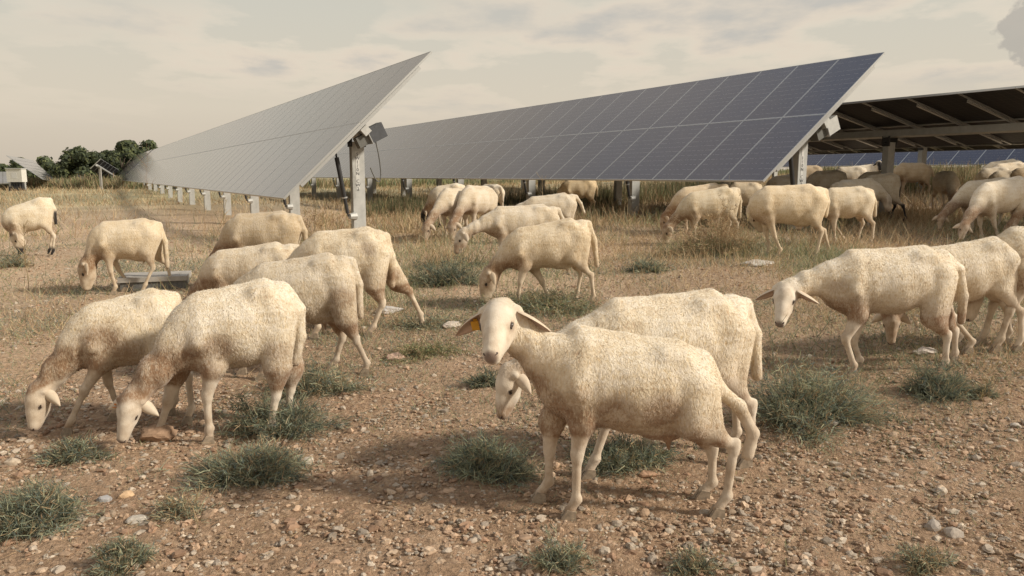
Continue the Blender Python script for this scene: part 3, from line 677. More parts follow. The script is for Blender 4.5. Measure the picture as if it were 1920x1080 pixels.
    lm = (1 - sm(gd['leg'] - np.minimum(np.minimum(gd['torso'], gd['thigh']), gd['shoulder']), -0.03 * k, 0.012 * k)) * (1 - sm(zr, 0.50, 0.60))
    wool = np.clip(1 - np.maximum(hm, lm), 0, 1); belly = 1 - sm(zr, 0.40, 0.47)
    nx = sum(np.sin(V @ w_ * 0.12 + ph) for w_, ph in WN) / 6 * 0.5 + 0.5
    xr = (V[:, 0] - s0) / (s1 - s0)
    dt = belly * (1 - lm) * 0.9 + (1 - sm(zr, 0.50, 0.72)) * sm(xr, 0.65, 1.15) * (1 - hm) * (1 - lm) * 0.85 + lm * (0.12 + 0.22 * nx) + lm * (1 - sm(zr, 0.02, 0.12)) * 0.45
    dt = dt + (1 - sm(zr, 0.44, 0.68)) * wool * (0.28 + 0.70 * nx) + sm(xr, 0.55, 0.95) * (1 - sm(zr, 0.60, 0.80)) * wool * (nx * 0.7)
    dt = dt * dirt
    for (qx, qy, qr, qs) in stains:
        q = loc(qx, qy, 0.12 * k); dd_ = np.hypot(V[:, 0] - q[0], (V[:, 2] - q[2]) * 1.15); dt = np.maximum(dt, qs * (1 - sm(dd_ * (0.75 + 0.5 * nx), qr * 0.35, qr)) * (1 - hm))
    dt = np.clip(dt, 0, 1)
    wool = wool * (1 - 0.7 * belly)
    Nn = vnormals(V, Q)
    if D < 10:
        wn = sum(np.sin(V @ (w_ * np.array([1.0, 1.0, 0.45]) / k) + ph) for w_, ph in WN[:5]) / 5
        V = V + Nn * (wn * 0.0022 * k * wool * (0.35 + 0.65 * nx))[:, None]
        crease = np.sin(V[:, 0] * 70 / k + 3 * nx) * np.clip(1 - np.abs(gd['neck']) / 0.02, 0, 1) * (1 - hm) * sm(xr, 0.9, 1.2)
        V = V + Nn * (crease * 0.004 * k)[:, None]
    tip = Hd(0.238, 0, -0.014); dn = np.linalg.norm(V - tip, axis=1) / hs
    flesh = (1 - sm(dn, 0.018, 0.034)) * 0.85
    flesh = np.maximum(flesh, 0.35 * (1 - sm(np.minimum(np.linalg.norm(V - Hd(0.078, 0.05, 0.008), axis=1), np.linalg.norm(V - Hd(0.078, -0.05, 0.008), axis=1)) / hs, 0.012, 0.03)))
    blk = np.zeros(len(V))
    for bk in black:
        if bk == 'face': blk = np.maximum(blk, hm * sm(V @ f - pl @ f, -0.05, 0.0) * (nx > 0.25))
        if bk == 'head': blk = np.maximum(blk, hm)
        if bk == 'nose': blk = np.maximum(blk, (1 - sm(dn, 0.05, 0.08)))
        if bk == 'feet': blk = np.maximum(blk, lm * (1 - sm(zr, 0.10 + 0.06 * nx, 0.18 + 0.06 * nx)))
        if bk == 'hindlegs': blk = np.maximum(blk, lm * (1 - sm(xr, 0.3, 0.5)) * (1 - sm(zr, 0.36, 0.42)))
        if bk == 'tail': blk = np.maximum(blk, 1 - sm(gd['tail'], 0.0, 0.012))
        if bk == 'rear': blk = np.maximum(blk, (1 - sm(xr, -0.38, -0.27)) * (np.abs(V[:, 1]) < 0.06 * k) * (1 - sm(zr, 0.8, 0.86)))
        if bk == 'belly': blk = np.maximum(blk, belly * (1 - lm) * (nx > 0.55))
    colr = np.stack([wool, dt, blk, flesh], -1)
    root = bpy.data.objects.new('sheep', None); COL.objects.link(root); root.location = O; root.rotation_euler = (0, 0, math.atan2(h[1], h[0]))
    tag(root, label, 'sheep', 'sheep of the grazing flock')
    if D < 7.6:
        fz = dict(V=V.copy(), Q=Q, c=colr, D=D)
    else: fz = None
    me = mesh_np('body', V, Q, [MT['fleece']], True, colr); bo = link('body', me, root); bo.color = (*col, 1)
    if fz:
        n = int(42000 * min(1, 4.2 / D)); qi = RS.randint(0, len(Q), n); a_, b2 = RS.rand(n, 1), RS.rand(n, 1); q_ = Q[qi]
        Pp = (V[q_[:, 0]] * (1 - a_) + V[q_[:, 1]] * a_) * (1 - b2) + (V[q_[:, 3]] * (1 - a_) + V[q_[:, 2]] * a_) * b2; Nf = Nn[q_[:, 0]]; cf = colr[q_[:, 0]]
        kp = (cf[:, 3] < 0.15) & (RS.rand(n) < 0.25 + 0.75 * cf[:, 0]); Pp, Nf, cf = Pp[kp], Nf[kp], cf[kp]; n = len(Pp)
        fl = np.array([-0.55, 0, -0.75]) + RS.randn(n, 3) * 0.26; fl = fl - (fl * Nf).sum(1)[:, None] * Nf; dv_ = fl * 0.9 + Nf * 0.38; dv_ /= np.linalg.norm(dv_, axis=1, keepdims=True)
        cf = cf.copy(); Vf_, Ff_, _ = ribbons(Pp - Nf * 0.002, dv_, (0.006 + 0.008 * RS.rand(n)) * k * (0.4 + 0.6 * cf[:, 0]), np.full(n, 0.0012 + 0.00022 * D), cf[:, :3], 0.25, 1)
        ho = link('fleece', mesh_np('fleece', Vf_, Ff_, [MT['fleece']], False, np.repeat(cf, 4, 0)), root); ho.color = (*col, 1); stuff(ho)
    bf = 1.0 if ('head' in black) else 0.0
    grav = np.array([0, 0, -1.0])
    for s in (-1, 1):
        b_ = Hd(-0.012, s * 0.058, 0.018); dn_ = max(0.0, -f[2]) ** 2 if hang is None else hang; d_ = rt * s * (0.86 - 0.22 * dn_) + grav * (0.34 + 0.16 * dn_) - up * (0.05 + 0.25 * dn_) - f * 0.12 + f * earf
        vv, ff, cc = ear_mesh(b_, d_, unit(f * 0.62 * (1 - dn_) + up * (0.08 - 1.0 * dn_) + grav * 0.42 * (1 - dn_)), (0.150 - 0.03 * dn_) * hs, 0.074 * hs, bf)
        e = link('ear', mesh_np('ear', vv, ff, [MT['ear']], True, cc), root); e.color = (*col, 1)
        if D < 14:
            # eye: dark ball in a darker rim
            c_ = Hd(0.076, s * 0.0548, 0.014); R_ = np.array([unit(f * 0.95 - up * 0.25), unit(rt * s), np.cross(unit(f * 0.95 - up * 0.25), unit(rt * s))])
            vE = (ICO2[0] * np.array([0.0165, 0.0105, 0.0090]) * hs) @ R_ + c_
            ey = link('eye', mesh_np('eye', vE, ICO2[1], [MT['eye']], True), root)
            tb = MB(); rim = [c_ + rt * s * 0.002 * hs + ((np.array([math.cos(q) * 0.0185, 0, math.sin(q) * 0.0105]) * hs) @ R_) for q in np.linspace(0, 2 * math.pi, 15)]
            tb.tube(rim, 0.0034 * hs, 5, cap=False); lid = tb.build('eyelid', [MT['lid']], ey, True)
        if D < 7.5:
            tb = MB(); q0 = Hd(0.232, s * 0.011, -0.010); q1 = Hd(0.226, s * 0.022, -0.004); q2 = Hd(0.214, s * 0.027, -0.006)
            tb.tube([q0, (q0 + q1) / 2 + f * 0.001, q1, q2], [0.004 * hs, 0.0072 * hs, 0.006 * hs, 0.003 * hs], 6); tb.build('nostril', [MT['nostril']], root, True)
        if tagc and s == tagc[0]:
            tb = MB(); q = b_ + unit(d_) * 0.045 * hs + f * 0.010 + grav * 0.028 * hs
            tb.box(q, (0.030 * hs, 0.004, 0.040 * hs), np.array([unit(rt), unit(f), unit(np.cross(rt, f))])); tb.box(q - grav * 0.021 * hs, (0.014 * hs, 0.008, 0.012 * hs), np.array([unit(rt), unit(f), unit(np.cross(rt, f))]))
            tb.build('ear_tag', [MT[tagc[1]]], root)
    if D < 7.5:
        tb = MB(); mp_ = [Hd(0.228, 0.0, -0.046)] ; pts_ = [Hd(0.185, s_ * 0.030, -0.040) if abs(s_) == 1 else (Hd(0.215, s_ * 0.035, -0.040) if s_ else Hd(0.234, 0, -0.040)) for s_ in (-1, -0.5, 0, 0.5, 1)]
        tb.tube(pts_, 0.0028 * hs, 5); tb.build('mouth', [MT['nostril']], root, True)
    if D < 12.5:
        for nm, toe in feetw.items():
            tb = MB(); kk = k
            for s in (-1, 1):
                y0 = toe[1] + s * 0.0145 * kk; x0 = toe[0]; zg = toe[2] - 0.028 * kk
                prof = [(-0.028, -0.01), (0.044, -0.01), (0.040, 0.012), (0.014, 0.054), (-0.026, 0.046)]
                Vp = [(x0 + x * kk, y0 + sy * 0.0125 * kk * (1 - 0.35 * max(0, x / 0.05)), zg + z * kk) for sy in (-1, 1) for x, z in prof]
                tb.add(Vp, [(4, 3, 2, 1, 0), (5, 6, 7, 8, 9)] + [(i, (i + 1) % 5, 5 + (i + 1) % 5, 5 + i) for i in range(5)])
            tb.build('hoof', [MT['hoof']], root)
    return root
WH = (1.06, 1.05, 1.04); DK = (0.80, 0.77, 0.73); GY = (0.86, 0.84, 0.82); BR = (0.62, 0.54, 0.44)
def flock():
    S = sheep
    S((1200, 955), 3, (1065, 610), (1280, 640), poll=(938, 594, -0.02), nose=(917, 670, 0.23), ref=(0.1, 0.0, 1.0), udder=True, tagc=(1, 'tag'), fat=1.0, chest=1.0, dirt=1.3,
      legs=dict(FN=[(1092, 790), (1082, 860), (1080, 945), (1068, 972)], FF=[(1035, 790), (1030, 862), (1028, 935), (1012, 962)],
                HN=[(1300, 795), (1376, 845), (1362, 945), (1345, 975)], HF=[(1300, 790), (1335, 850), (1335, 915), (1318, 937)]),
      stains=[(992, 735, 0.16, 0.95), (1030, 770, 0.15, 0.9), (965, 690, 0.10, 0.7), (1150, 780, 0.16, 0.85), (1235, 775, 0.14, 0.85), (1085, 740, 0.08, 0.6)], tailpts=[(1345, 728), (1386, 762), (1412, 812), (1402, 852)], label='shorn ewe in front, looking at the camera, yellow tag in one ear', col=(1, 0.98, 0.95))
    S((1265, 868), 10, (1135, 567), (1345, 540), (1105, (1205, 872), (1398, 850), 1370), (958, 705, 0.02), (935, 782, 0.05), (1419, 705), ref=(0.6, 0.25, 0.6), col=WH,
      label='big white sheep grazing behind the looking ewe, head low beside her chest')
    S((445, 815), 22, (362, 556), (503, 519), poll=(246, 755, 0.08), nose=(226, 828, 0.14), ref=(0.3, 1.0, 0.35), tagc=(1, 'tag2'),
      legs=dict(FN=[(400, 690), (388, 745), (392, 805), (392, 825)], FF=[(330, 700), (315, 755), (300, 805), (293, 818)],
                HN=[(520, 690), (518, 735), (508, 790), (495, 808)], HF=[(545, 690), (545, 730), (540, 780), (533, 795)]),
      stains=[(405, 655, 0.14, 0.8), (365, 690, 0.12, 0.7), (450, 690, 0.12, 0.6), (520, 660, 0.10, 0.6)], tailpts=[(560, 580), (563, 630), (553, 678)], fat=1.0, label='near woolly sheep grazing, orange ear tag, one front hoof on a clod')
    S((240, 792), 24, (165, 577), (292, 537), ((127, 812), (212, 770), (352, 772), (322, 775)), (74, 737, 0.06), (57, 806, 0.10), ref=(0.7, 0.6, 0.35), tail=(352, 640), stains=[(190, 640, 0.16, 0.9), (150, 680, 0.12, 0.8), (235, 660, 0.14, 0.75)],
      dirt=1.2, col=(0.96, 0.94, 0.90), label='woolly sheep grazing at the left edge of the near group, brown dirt on its shoulder')
    S((585, 700), 10, (482, 500), (622, 471), ((490, 700), (455, 695), None, None), (400, 590, 0), (385, 668, 0), (675, 592),
      legs=dict(HN=[(648, 600), (668, 640), (688, 685), (685, 700)], HF=[(625, 590), (642, 630), (630, 670), (622, 682)]), udder=True, col=GY, stains=[(640, 560, 0.12, 0.7), (625, 590, 0.10, 0.7)],
      label='shorn greyish sheep stepping forward, its front hidden behind the near woolly grazer')
    S((690, 625), 8, (590, 438), (695, 424), ((590, 628), (565, 622), None, None), (505, 540, -0.1), (492, 610, -0.1), (735, 535),
      legs=dict(HN=[(700, 535), (717, 572), (700, 618), (692, 632)], HF=[(745, 530), (768, 548), (788, 590), (792, 610)]), col=(0.98, 0.95, 0.9), stains=[(768, 548, 0.10, 1.0), (690, 465, 0.10, 0.5), (738, 520, 0.09, 0.9)],
      label='sheep with one dark hind leg stretched far back on the track')
    S((470, 612), 5, (402, 474), (525, 451), (None,) * 4, (352, 575, -0.1), (348, 640, -0.1), col=(0.93, 0.90, 0.86), label='sheep showing only its long back between the brownish one and the near grazer')
    S((490, 545), 5, (440, 404), (535, 394), (None,) * 4, (398, 495, -0.1), (393, 540, -0.1), col=(0.72, 0.66, 0.58), dirt=1.3, label='dirty brown-grey sheep standing near the end post of the nearer solar tracker')
    S((255, 548), 18, (188, 418), (275, 408), ((213, 553), (236, 545), (268, 538), (316, 530)), (163, 498, 0.03), (157, 545, 0.03), (314, 500), tagc=(1, 'tag2'), udder=True, col=(0.90, 0.85, 0.77),
      label='tan shorn ewe grazing beside the low concrete slab')
    S((58, 481), 30, (22, 391), (78, 367), (None,) * 4, (30, 440, 0.05), (37, 474, 0.05), black=('nose', 'feet', 'rear', 'belly'), col=(0.95, 0.93, 0.88), label='white sheep with black feet and black under its tail at the left edge')
    S((1020, 573), 8, (966, 432), (1075, 406), None or ((966, 568), (1028, 577), (1108, 573), (1078, 570)), (918, 515, 0.0), (903, 566, 0.0), (1119, 498), udder=True, fat=1.0, col=(0.96, 0.91, 0.83),
      legs=dict(FF=[(1000, 500), (1016, 535), (1026, 566), (1030, 578)]), label='cream shorn sheep grazing behind the head of the ewe that looks at the camera')
    S((960, 498), 14, (925, 389), (1022, 382), (None,) * 4, (868, 440, 0.05), (852, 474, 0.05), col=GY, dirt=1.2, label='greyish sheep grazing nose into the tall weeds behind the dark shrub')
    S((1040, 455), 8, (992, 371), (1062, 360), (None,) * 4, (935, 410, -0.1), (928, 440, -0.1), (1096, 400), col=GY, label='sheep whose pale rump shows behind the greyish one that grazes in the weeds')
    S((835, 428), 5, (818, 351), (858, 342), (None,) * 4, (797, 398, 0), (790, 418, 0), black=('face',), col=(0.97, 0.95, 0.92), label='far white sheep with a black patched face grazing below the modules')
    S((855, 448), 55, H=0.84, neck_side=0.0, col=GY, label='sheep facing the camera, left one of the close pair below the blue tracker')
    S((895, 447), 58, H=0.88, neck_side=0.05, col=GY, label='sheep facing the camera, right one of the close pair below the blue tracker')
    S((920, 412), -55, H=0.80, col=(0.95, 0.93, 0.9), label='small far sheep turned away behind the close pair')
    S((1083, 405), 4, (1062, 337), (1104, 334), (None,) * 4, col=(1.0, 0.90, 0.74), label='yellowish sheep standing under the low edge of the blue tracker between two posts')
    S((1335, 458), 8, (1292, 364), (1365, 347), (None,) * 4, (1252, 428, 0.0), (1244, 457, 0.0), (1387, 408), col=(0.86, 0.82, 0.74), label='sheep grazing behind the golden dry weed bush, head low at the tall post')
    S((1325, 438), 8, (1278, 354), (1345, 341), (None,) * 4, (1246, 408, -0.05), (1241, 434, -0.05), col=(0.88, 0.80, 0.70), label='sheep half hidden behind the one that grazes at the golden weed bush')
    S((1400, 425), 0, (1375, 343), (1415, 340), (None,) * 4, col=(1, 0.95, 0.88), label='pale sheep filling the gap between the weed bush sheep and the headless looking one')
    S((1488, 482), 0, (1428, 351), (1523, 344), ((1458, 483), (1438, 478), (1528, 474), (1549, 474)), (1412, 395, -0.28), (1425, 440, -0.32), (1548, 405), udder=True, col=(1.0, 0.93, 0.82),
      label='tan standing sheep with its head turned away, right of the golden weed bush')
    S((1600, 458), 4, (1553, 354), (1618, 348), (1562, 1577, (1632, 459), (1606, 455)), (1500, 395, -0.05), (1494, 432, -0.05), (1641, 405), col=(0.95, 0.91, 0.84), label='sheep with a bright rump right behind the tan one whose head is turned')
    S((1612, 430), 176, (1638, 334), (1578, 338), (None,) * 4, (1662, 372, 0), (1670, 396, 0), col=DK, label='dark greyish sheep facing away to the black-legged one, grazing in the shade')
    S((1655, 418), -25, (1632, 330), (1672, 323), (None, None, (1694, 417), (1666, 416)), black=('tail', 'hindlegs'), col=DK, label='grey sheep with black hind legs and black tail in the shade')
    S((1712, 374), 2, (1688, 306), (1732, 305), (None,) * 4, (1655, 345, 0), (1648, 365, 0), (1752, 338), col=BR, dirt=1.3, label='brown dirty sheep standing behind the post of the flat lying tracker')
    S((1612, 378), 168, (1638, 308), (1598, 312), (None,) * 4, (1648, 306, 0.05), (1652, 318, 0.17), ref=(0, 0, 1), mode='up', black=('head',), col=WH, label='white sheep with a black raised head left of the post of the flat tracker')
    S((1595, 384), 0, (1572, 314), (1612, 311), (None,) * 4, col=GY, label='sheep back just left of the one with the black raised head')
    S((1552, 402), 0, (1528, 322), (1572, 318), (None,) * 4, col=GY, label='greyish sheep back seen right behind the near end post of the blue tracker')
    S((1522, 375), 0, (1506, 311), (1532, 310), (None,) * 4, col=BR, label='small brown sheep back beyond the end post of the blue tracker')
    S((1640, 404), 0, (1622, 324), (1655, 320), (None,) * 4, col=GY, label='thin strip of sheep back between the shaded sheep and the tracker post')
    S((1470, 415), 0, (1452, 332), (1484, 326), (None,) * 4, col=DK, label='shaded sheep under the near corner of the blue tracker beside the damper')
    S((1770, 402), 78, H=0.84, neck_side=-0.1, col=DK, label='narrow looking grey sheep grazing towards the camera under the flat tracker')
    S((1852, 438), 18, (1812, 342), (1885, 331), (None,) * 4, (1765, 408, 0.05), (1762, 430, 0.08), ref=(0.5, 0.8, 0.3), col=(0.9, 0.87, 0.82), label='sheep grazing with its head next to the shaded patch, right of the narrow looking one')
    S((1885, 452), 22, (1842, 346), (1915, 328), ((1868, 450), (1838, 446), None, None), (1808, 424, 0.08), (1803, 450, 0.12), ref=(0.4, 0.9, 0.3), col=WH, label='bright white sheep grazing behind the rump of the walking pair at right')
    S((1955, 450), 15, (1925, 358), (2000, 350), (None,) * 4, (1895, 425, 0.0), (1892, 455, 0), col=(0.95, 0.93, 0.9), label='sheep cut by the right edge of the photo above the walking pair')
    S((1882, 385), 8, (1856, 306), (1902, 297), (None,) * 4, col=(1, 0.97, 0.92), label='topmost of the far white backs at the right edge')
    S((1895, 392), 8, (1868, 309), (1914, 302), (None,) * 4, col=(0.97, 0.93, 0.88), label='second of the far white backs at the right edge, just below the topmost')
    S((1862, 396), 10, (1844, 318), (1880, 311), (None,) * 4, col=GY, label='small far sheep with a grey flank, left below the far white backs')
    S((1885, 402), 5, (1868, 322), (1896, 319), (None,) * 4, col=DK, label='dull grey far sheep just above the bright white grazer')
    S((1925, 402), 5, (1906, 317), (1940, 311), (None,) * 4, col=BR, label='dark far sheep cut by the right edge below the white backs')
    S((1680, 690), 3, (1582, 472), (1742, 459), (None,) * 4, (1474, 548, 0.02), (1461, 606, 0.17), ref=(0.1, 0.1, 1.0), hang=0.15, fat=1.0, col=WH, stains=[(1575, 540, 0.10, 0.5), (1660, 590, 0.14, 0.5)],
      legs=dict(FN=[(1610, 590), (1585, 640), (1600, 692), (1598, 706)], FF=[(1612, 590), (1600, 640), (1612, 675), (1608, 684)],
                HN=[(1748, 595), (1776, 632), (1772, 680), (1766, 692)], HF=[(1765, 590), (1790, 625), (1790, 665), (1786, 677)]),
      tailpts=[(1797, 505), (1806, 555), (1802, 602)], label='white sheep walking in from the right with lowered head and hanging ears')
    S((1835, 655), 6, (1735, 470), (1872, 441), ((1815, 660), (1792, 655), (1907, 652), (1884, 655)), (1672, 592, 0.0), (1671, 645, 0.04), ref=(0.5, 0.9, 0.3), col=(1.0, 0.98, 0.95), dirt=0.7,
      label='sheep behind the walking white one, its grazing head showing below that belly')
    S((1945, 650), 4, (1890, 430), (2010, 418), ((1868, 650), (1838, 648), None, None), (1820, 530, -0.1), (1810, 600, -0.1), col=(0.95, 0.93, 0.89), label='sheep entering at the right edge behind the walking pair')
flock()
print('sheep', round(time.time() - T0, 1))

# ------------------------------------------------------------------ stones
def stone_cols(n):
    base = np.array([(0.423, 0.307, 0.226), (0.507, 0.4, 0.306), (0.36, 0.239, 0.168), (0.513, 0.451, 0.38), (0.411, 0.357, 0.303), (0.463, 0.338, 0.244)])
    return base[RS.randint(0, len(base), n)] * (0.58 + 0.50 * RS.rand(n, 1)) * np.array([1.02, 0.98, 0.92])
def pebble_field():
    n = 62000
    yy = np.exp(RS.uniform(math.log(1.75), math.log(13), n)); xx = RS.uniform(-0.74, 0.74, n) * (yy + 0.3)
    keep = RS.rand(n) < np.where(yy < 5, 1, 0.6) * np.clip(fbm(xx * 1.3, yy * 1.3, 3) * 2.4 - 0.45, 0.15, 1); xx, yy = xx[keep], yy[keep]; n = len(xx)
    r = 0.0032 + 0.0062 * RS.rand(n) ** 2.2 + 0.016 * RS.rand(n) ** 12 + yy * 0.0006
    zz = ground(xx, yy) + r * 0.15
    for nm, (Vi, Fi), sel in (('gravel', ICO2, yy < 3.3), ('gravel', ICO1, yy >= 3.3)):
        if nm == 'gravel' and Vi is ICO2[0]: sel = sel & (r > 0.012)
        else: sel = (yy >= 3.3) | ((yy < 3.3) & (r <= 0.012))
        m = sel.sum(); sc = r[sel][:, None] * np.stack([RS.uniform(0.8, 1.5, m), RS.uniform(0.7, 1.2, m), RS.uniform(0.45, 0.85, m)], -1)
        an = RS.rand(m) * 6.28; ca, sa = np.cos(an), np.sin(an)
        V = Vi[None] * (1 + 0.22 * RS.randn(m, len(Vi), 1) * 0.9) * sc[:, None]
        X = V[..., 0] * ca[:, None] - V[..., 1] * sa[:, None]; Y = V[..., 0] * sa[:, None] + V[..., 1] * ca[:, None]
        V = np.stack([X + xx[sel][:, None], Y + yy[sel][:, None], V[..., 2] + zz[sel][:, None]], -1).reshape(-1, 3)
        F = (Fi[None] + (np.arange(m) * len(Vi))[:, None, None]).reshape(-1, 3)
        c = np.repeat(np.hstack([stone_cols(m), np.ones((m, 1))]), len(Vi), 0)
        stuff(link(nm, mesh_np(nm, V, F, [MT['stone']], False, c)))
pebble_field()
def rock(px, py, wpx, colr=None, flat=0.55, label='small stone lying in the gravel', group='stones lying in the gravel', seed=None, hpx=None):
    p = at(px, py); D = (p - C0) @ FW; r = wpx / F_PX * D / 2; Vi, Fi = ICO3 if r > 0.05 else ICO2
    V = Vi.copy(); rs = np.random.RandomState(seed if seed is not None else int(px * 7 + py))
    for _ in range(9):           # facets: cut the ball with random planes
        nrm = unit(rs.randn(3)); d = rs.uniform(0.55, 0.85); t = V @ nrm - d; V = V - np.where(t > 0, t, 0)[:, None] * nrm * 0.9
    V = V * (1 + 0.05 * rs.randn(len(V), 1)); V = V * (1 + 0.22 * (fbm(V[:, 0] * 2 + px, V[:, 1] * 2 + V[:, 2] * 2, 3) - 0.5))[:, None]; an = rs.rand() * 3.14
    V = V * np.array([1.15, 0.85, flat]) * r; ca, sa = math.cos(an * 0.4), math.sin(an * 0.4); V[:, :2] = V[:, :2] @ np.array([[ca, sa], [-sa, ca]])
    c = (np.array(colr) if colr is not None else stone_cols(1)[0]); c = np.hstack([np.tile(c, (len(V), 1)) * (0.93 + 0.14 * rs.rand(len(V), 1)), np.ones((len(V), 1))])
    o = link('rock', mesh_np('rock', V, Fi, [MT['stone']], False, c), None, (p[0], p[1], p[2] + r * flat * 0.35)); tag(o, label, 'rock', group); return o
for q in [(295, 824, 60, (0.36, 0.24, 0.16), 0.7, 'reddish clod under the front hoof of the near woolly grazer'), (196, 940, 26, (0.36, 0.35, 0.35), 0.9, 'upright grey stone beside an orange one in the left foreground'),
          (236, 933, 26, (0.52, 0.36, 0.22), 0.8, 'orange tan stone next to the upright grey one'), (258, 978, 40, (0.5, 0.45, 0.38), 0.45, 'flat pale stone below the grey and orange pair'),
          (1215, 892, 36, (0.42, 0.27, 0.18), 0.4, 'brown flat stone at the hoof behind the looking ewe'), (1732, 662, 46, (0.52, 0.46, 0.41), 0.35, 'long pale flat stone below the walking white sheep'),
          (742, 672, 34, (0.50, 0.35, 0.27), 0.6, 'pinkish stone on the bare patch left of the looking ewe'), (730, 585, 50, (0.52, 0.49, 0.46), 0.4, 'whitish flat stone behind the stretched back hind leg'),
          (1115, 872, 46, (0.45, 0.40, 0.34), 0.4, 'flat stone between the front and hind hooves of the looking ewe'), (1788, 1003, 44, (0.42, 0.36, 0.30), 0.6, 'largest pale stone in the right foreground'),
          (1748, 990, 34, (0.34, 0.30, 0.26), 0.8, 'dark upright stone beside the largest pale one'), (575, 868, 30, (0.50, 0.44, 0.36), 0.6, 'pale stone right of the foreground shrub'),
          (1420, 497, 60, (0.52, 0.48, 0.42), 0.25, 'long whitish stone in the grass before the tan standing sheep'), (24, 872, 26, (0.46, 0.38, 0.29), 0.8, 'round tan stone at the left edge'),
          (845, 612, 40, (0.52, 0.45, 0.38), 0.35, 'flat pale stone at the end of the bare track'), (1560, 795, 34, (0.50, 0.46, 0.40), 0.5, 'pale stone in front of the big shrub'),
          (1250, 715 + 130, 20, (0.4, 0.33, 0.27), 0.6, 'small stone tucked behind the looking ewe'), (1905, 800, 22, (0.45, 0.40, 0.34), 0.5, 'small pale stone at the right edge in the gravel'),
          (330, 1042, 16, (0.45, 0.42, 0.38), 0.9, 'small round grey stone at the lower left')]:
    rock(q[0], q[1], q[2], q[3], q[4], q[5], 'stones one can pick out')
for i in range(110):
    py = 620 + 455 * RS.rand() ** 0.75; px = RS.uniform(5, 1915)
    rock(px, py, RS.uniform(8, 20) * (0.6 + (py - 600) / 480 * 0.8), None, RS.uniform(0.4, 0.8), seed=i)
print('stones', round(time.time() - T0, 1))

# ------------------------------------------------------------------ blades: thin ribbons, each with its own colour
STRAW = np.array([(0.56, 0.43, 0.26), (0.48, 0.34, 0.20), (0.62, 0.51, 0.33), (0.40, 0.27, 0.16)]); GREEN = np.array([(0.22, 0.24, 0.12), (0.30, 0.31, 0.15), (0.17, 0.20, 0.12)]); BLUE = np.array([(0.21, 0.25, 0.19), (0.30, 0.33, 0.23), (0.39, 0.40, 0.26), (0.15, 0.18, 0.16)])
def pick(pal, n, j=0.25): return pal[RS.randint(0, len(pal), n)] * (1 - j + 2 * j * RS.rand(n, 1))
def dirs(n, spread, upw=1.0):
    d = RS.randn(n, 3) * spread; d[:, 2] = np.abs(d[:, 2]) * 0.6 + upw; return d / np.linalg.norm(d, axis=1, keepdims=True)
def blade_field(name, n, ylo, yhi, dens, pal_fn, hfn, wfn, spread, clump=1.0):
    yy = np.exp(RS.uniform(math.log(ylo), math.log(yhi), n)); xx = RS.uniform(-0.80, 0.78, n) * (yy + 0.5)
    keep = RS.rand(n) < dens(xx, yy); xx, yy = xx[keep], yy[keep]; n = len(xx)
    P0 = np.stack([xx, yy, ground(xx, yy) - 0.01], -1); c = pal_fn(xx, yy, n)
    V, F, C = ribbons(P0, dirs(n, spread), hfn(xx, yy, n), wfn(yy), c, 0.35)
    stuff(link(name, mesh_np(name, V, F, [MT['leaf']], False, C)))
def grassmask(x, y):
    d = np.clip(fbm(x * 0.55 + 20, y * 0.42 + 4, 4) * 3.4 - 1.30, 0.0, 1)
    back = np.clip((y - 6.0) / 3.5, 0, 1); left = np.clip((x + 5.2 - 0 * y) / 2.2, 0, 1); near = np.clip((y - 3.8) / 3, 0, 1)
    track = 1 - np.exp(-((x + 5.5 + 0.35 * (y - 10)) / 2.4) ** 2) * (y > 8.5) * 0.85
    return np.clip(d * (0.10 + 0.30 * near) + back * (0.35 + 0.65 * d) * (0.30 + 0.70 * left), 0, 1) * track
def mixpal(x, y, n):
    g_ = np.clip(fbm(x * 0.8 + 50, y * 0.6 + 8, 3) * 4 - 1.45, 0, 1) * np.clip(1.15 - (y - 7) / 16, 0.25, 1)
    return np.where((RS.rand(n) < g_ * 0.85)[:, None], pick(np.vstack([GREEN, BLUE[1:3]]), n), pick(STRAW, n))
blade_field('dry_grass', 330000, 3.6, 16, lambda x, y: grassmask(x, y) ** 1.2, mixpal, lambda x, y, n: (0.05 + 0.20 * RS.rand(n) ** 1.6) * np.clip((y - 2) / 6, 0.30, 1.25) * (0.5 + fbm(x * 0.9, y * 0.7, 3)), lambda y: 0.0022 + y * 0.00045, 0.75)
blade_field('dry_grass', 110000, 14, 75, lambda x, y: np.clip(0.2 + grassmask(x, y), 0, 1) * np.where((x < -0.25 * y) & (y < 32), 0.25, 1), mixpal, lambda x, y, n: 0.10 + 0.30 * RS.rand(n), lambda y: 0.004 + y * 0.0006, 0.5)
def cover(x, y):
    return np.clip(fbm(x * 0.9 + 31, y * 0.75 + 12, 4) * 5 - 2.35, 0, 1) * np.clip((y - 2.6) / 2.5, 0.05, 1) * np.clip((15 - y) / 5, 0, 1)
blade_field('ground_cover', 260000, 2.6, 15, cover, lambda x, y, n: pick(np.vstack([GREEN, BLUE, BLUE, STRAW[:1]]), n), lambda x, y, n: (0.02 + 0.06 * RS.rand(n)) * np.clip(y / 6, 0.6, 1.4), lambda y: 0.0024 + y * 0.0005, 1.3)
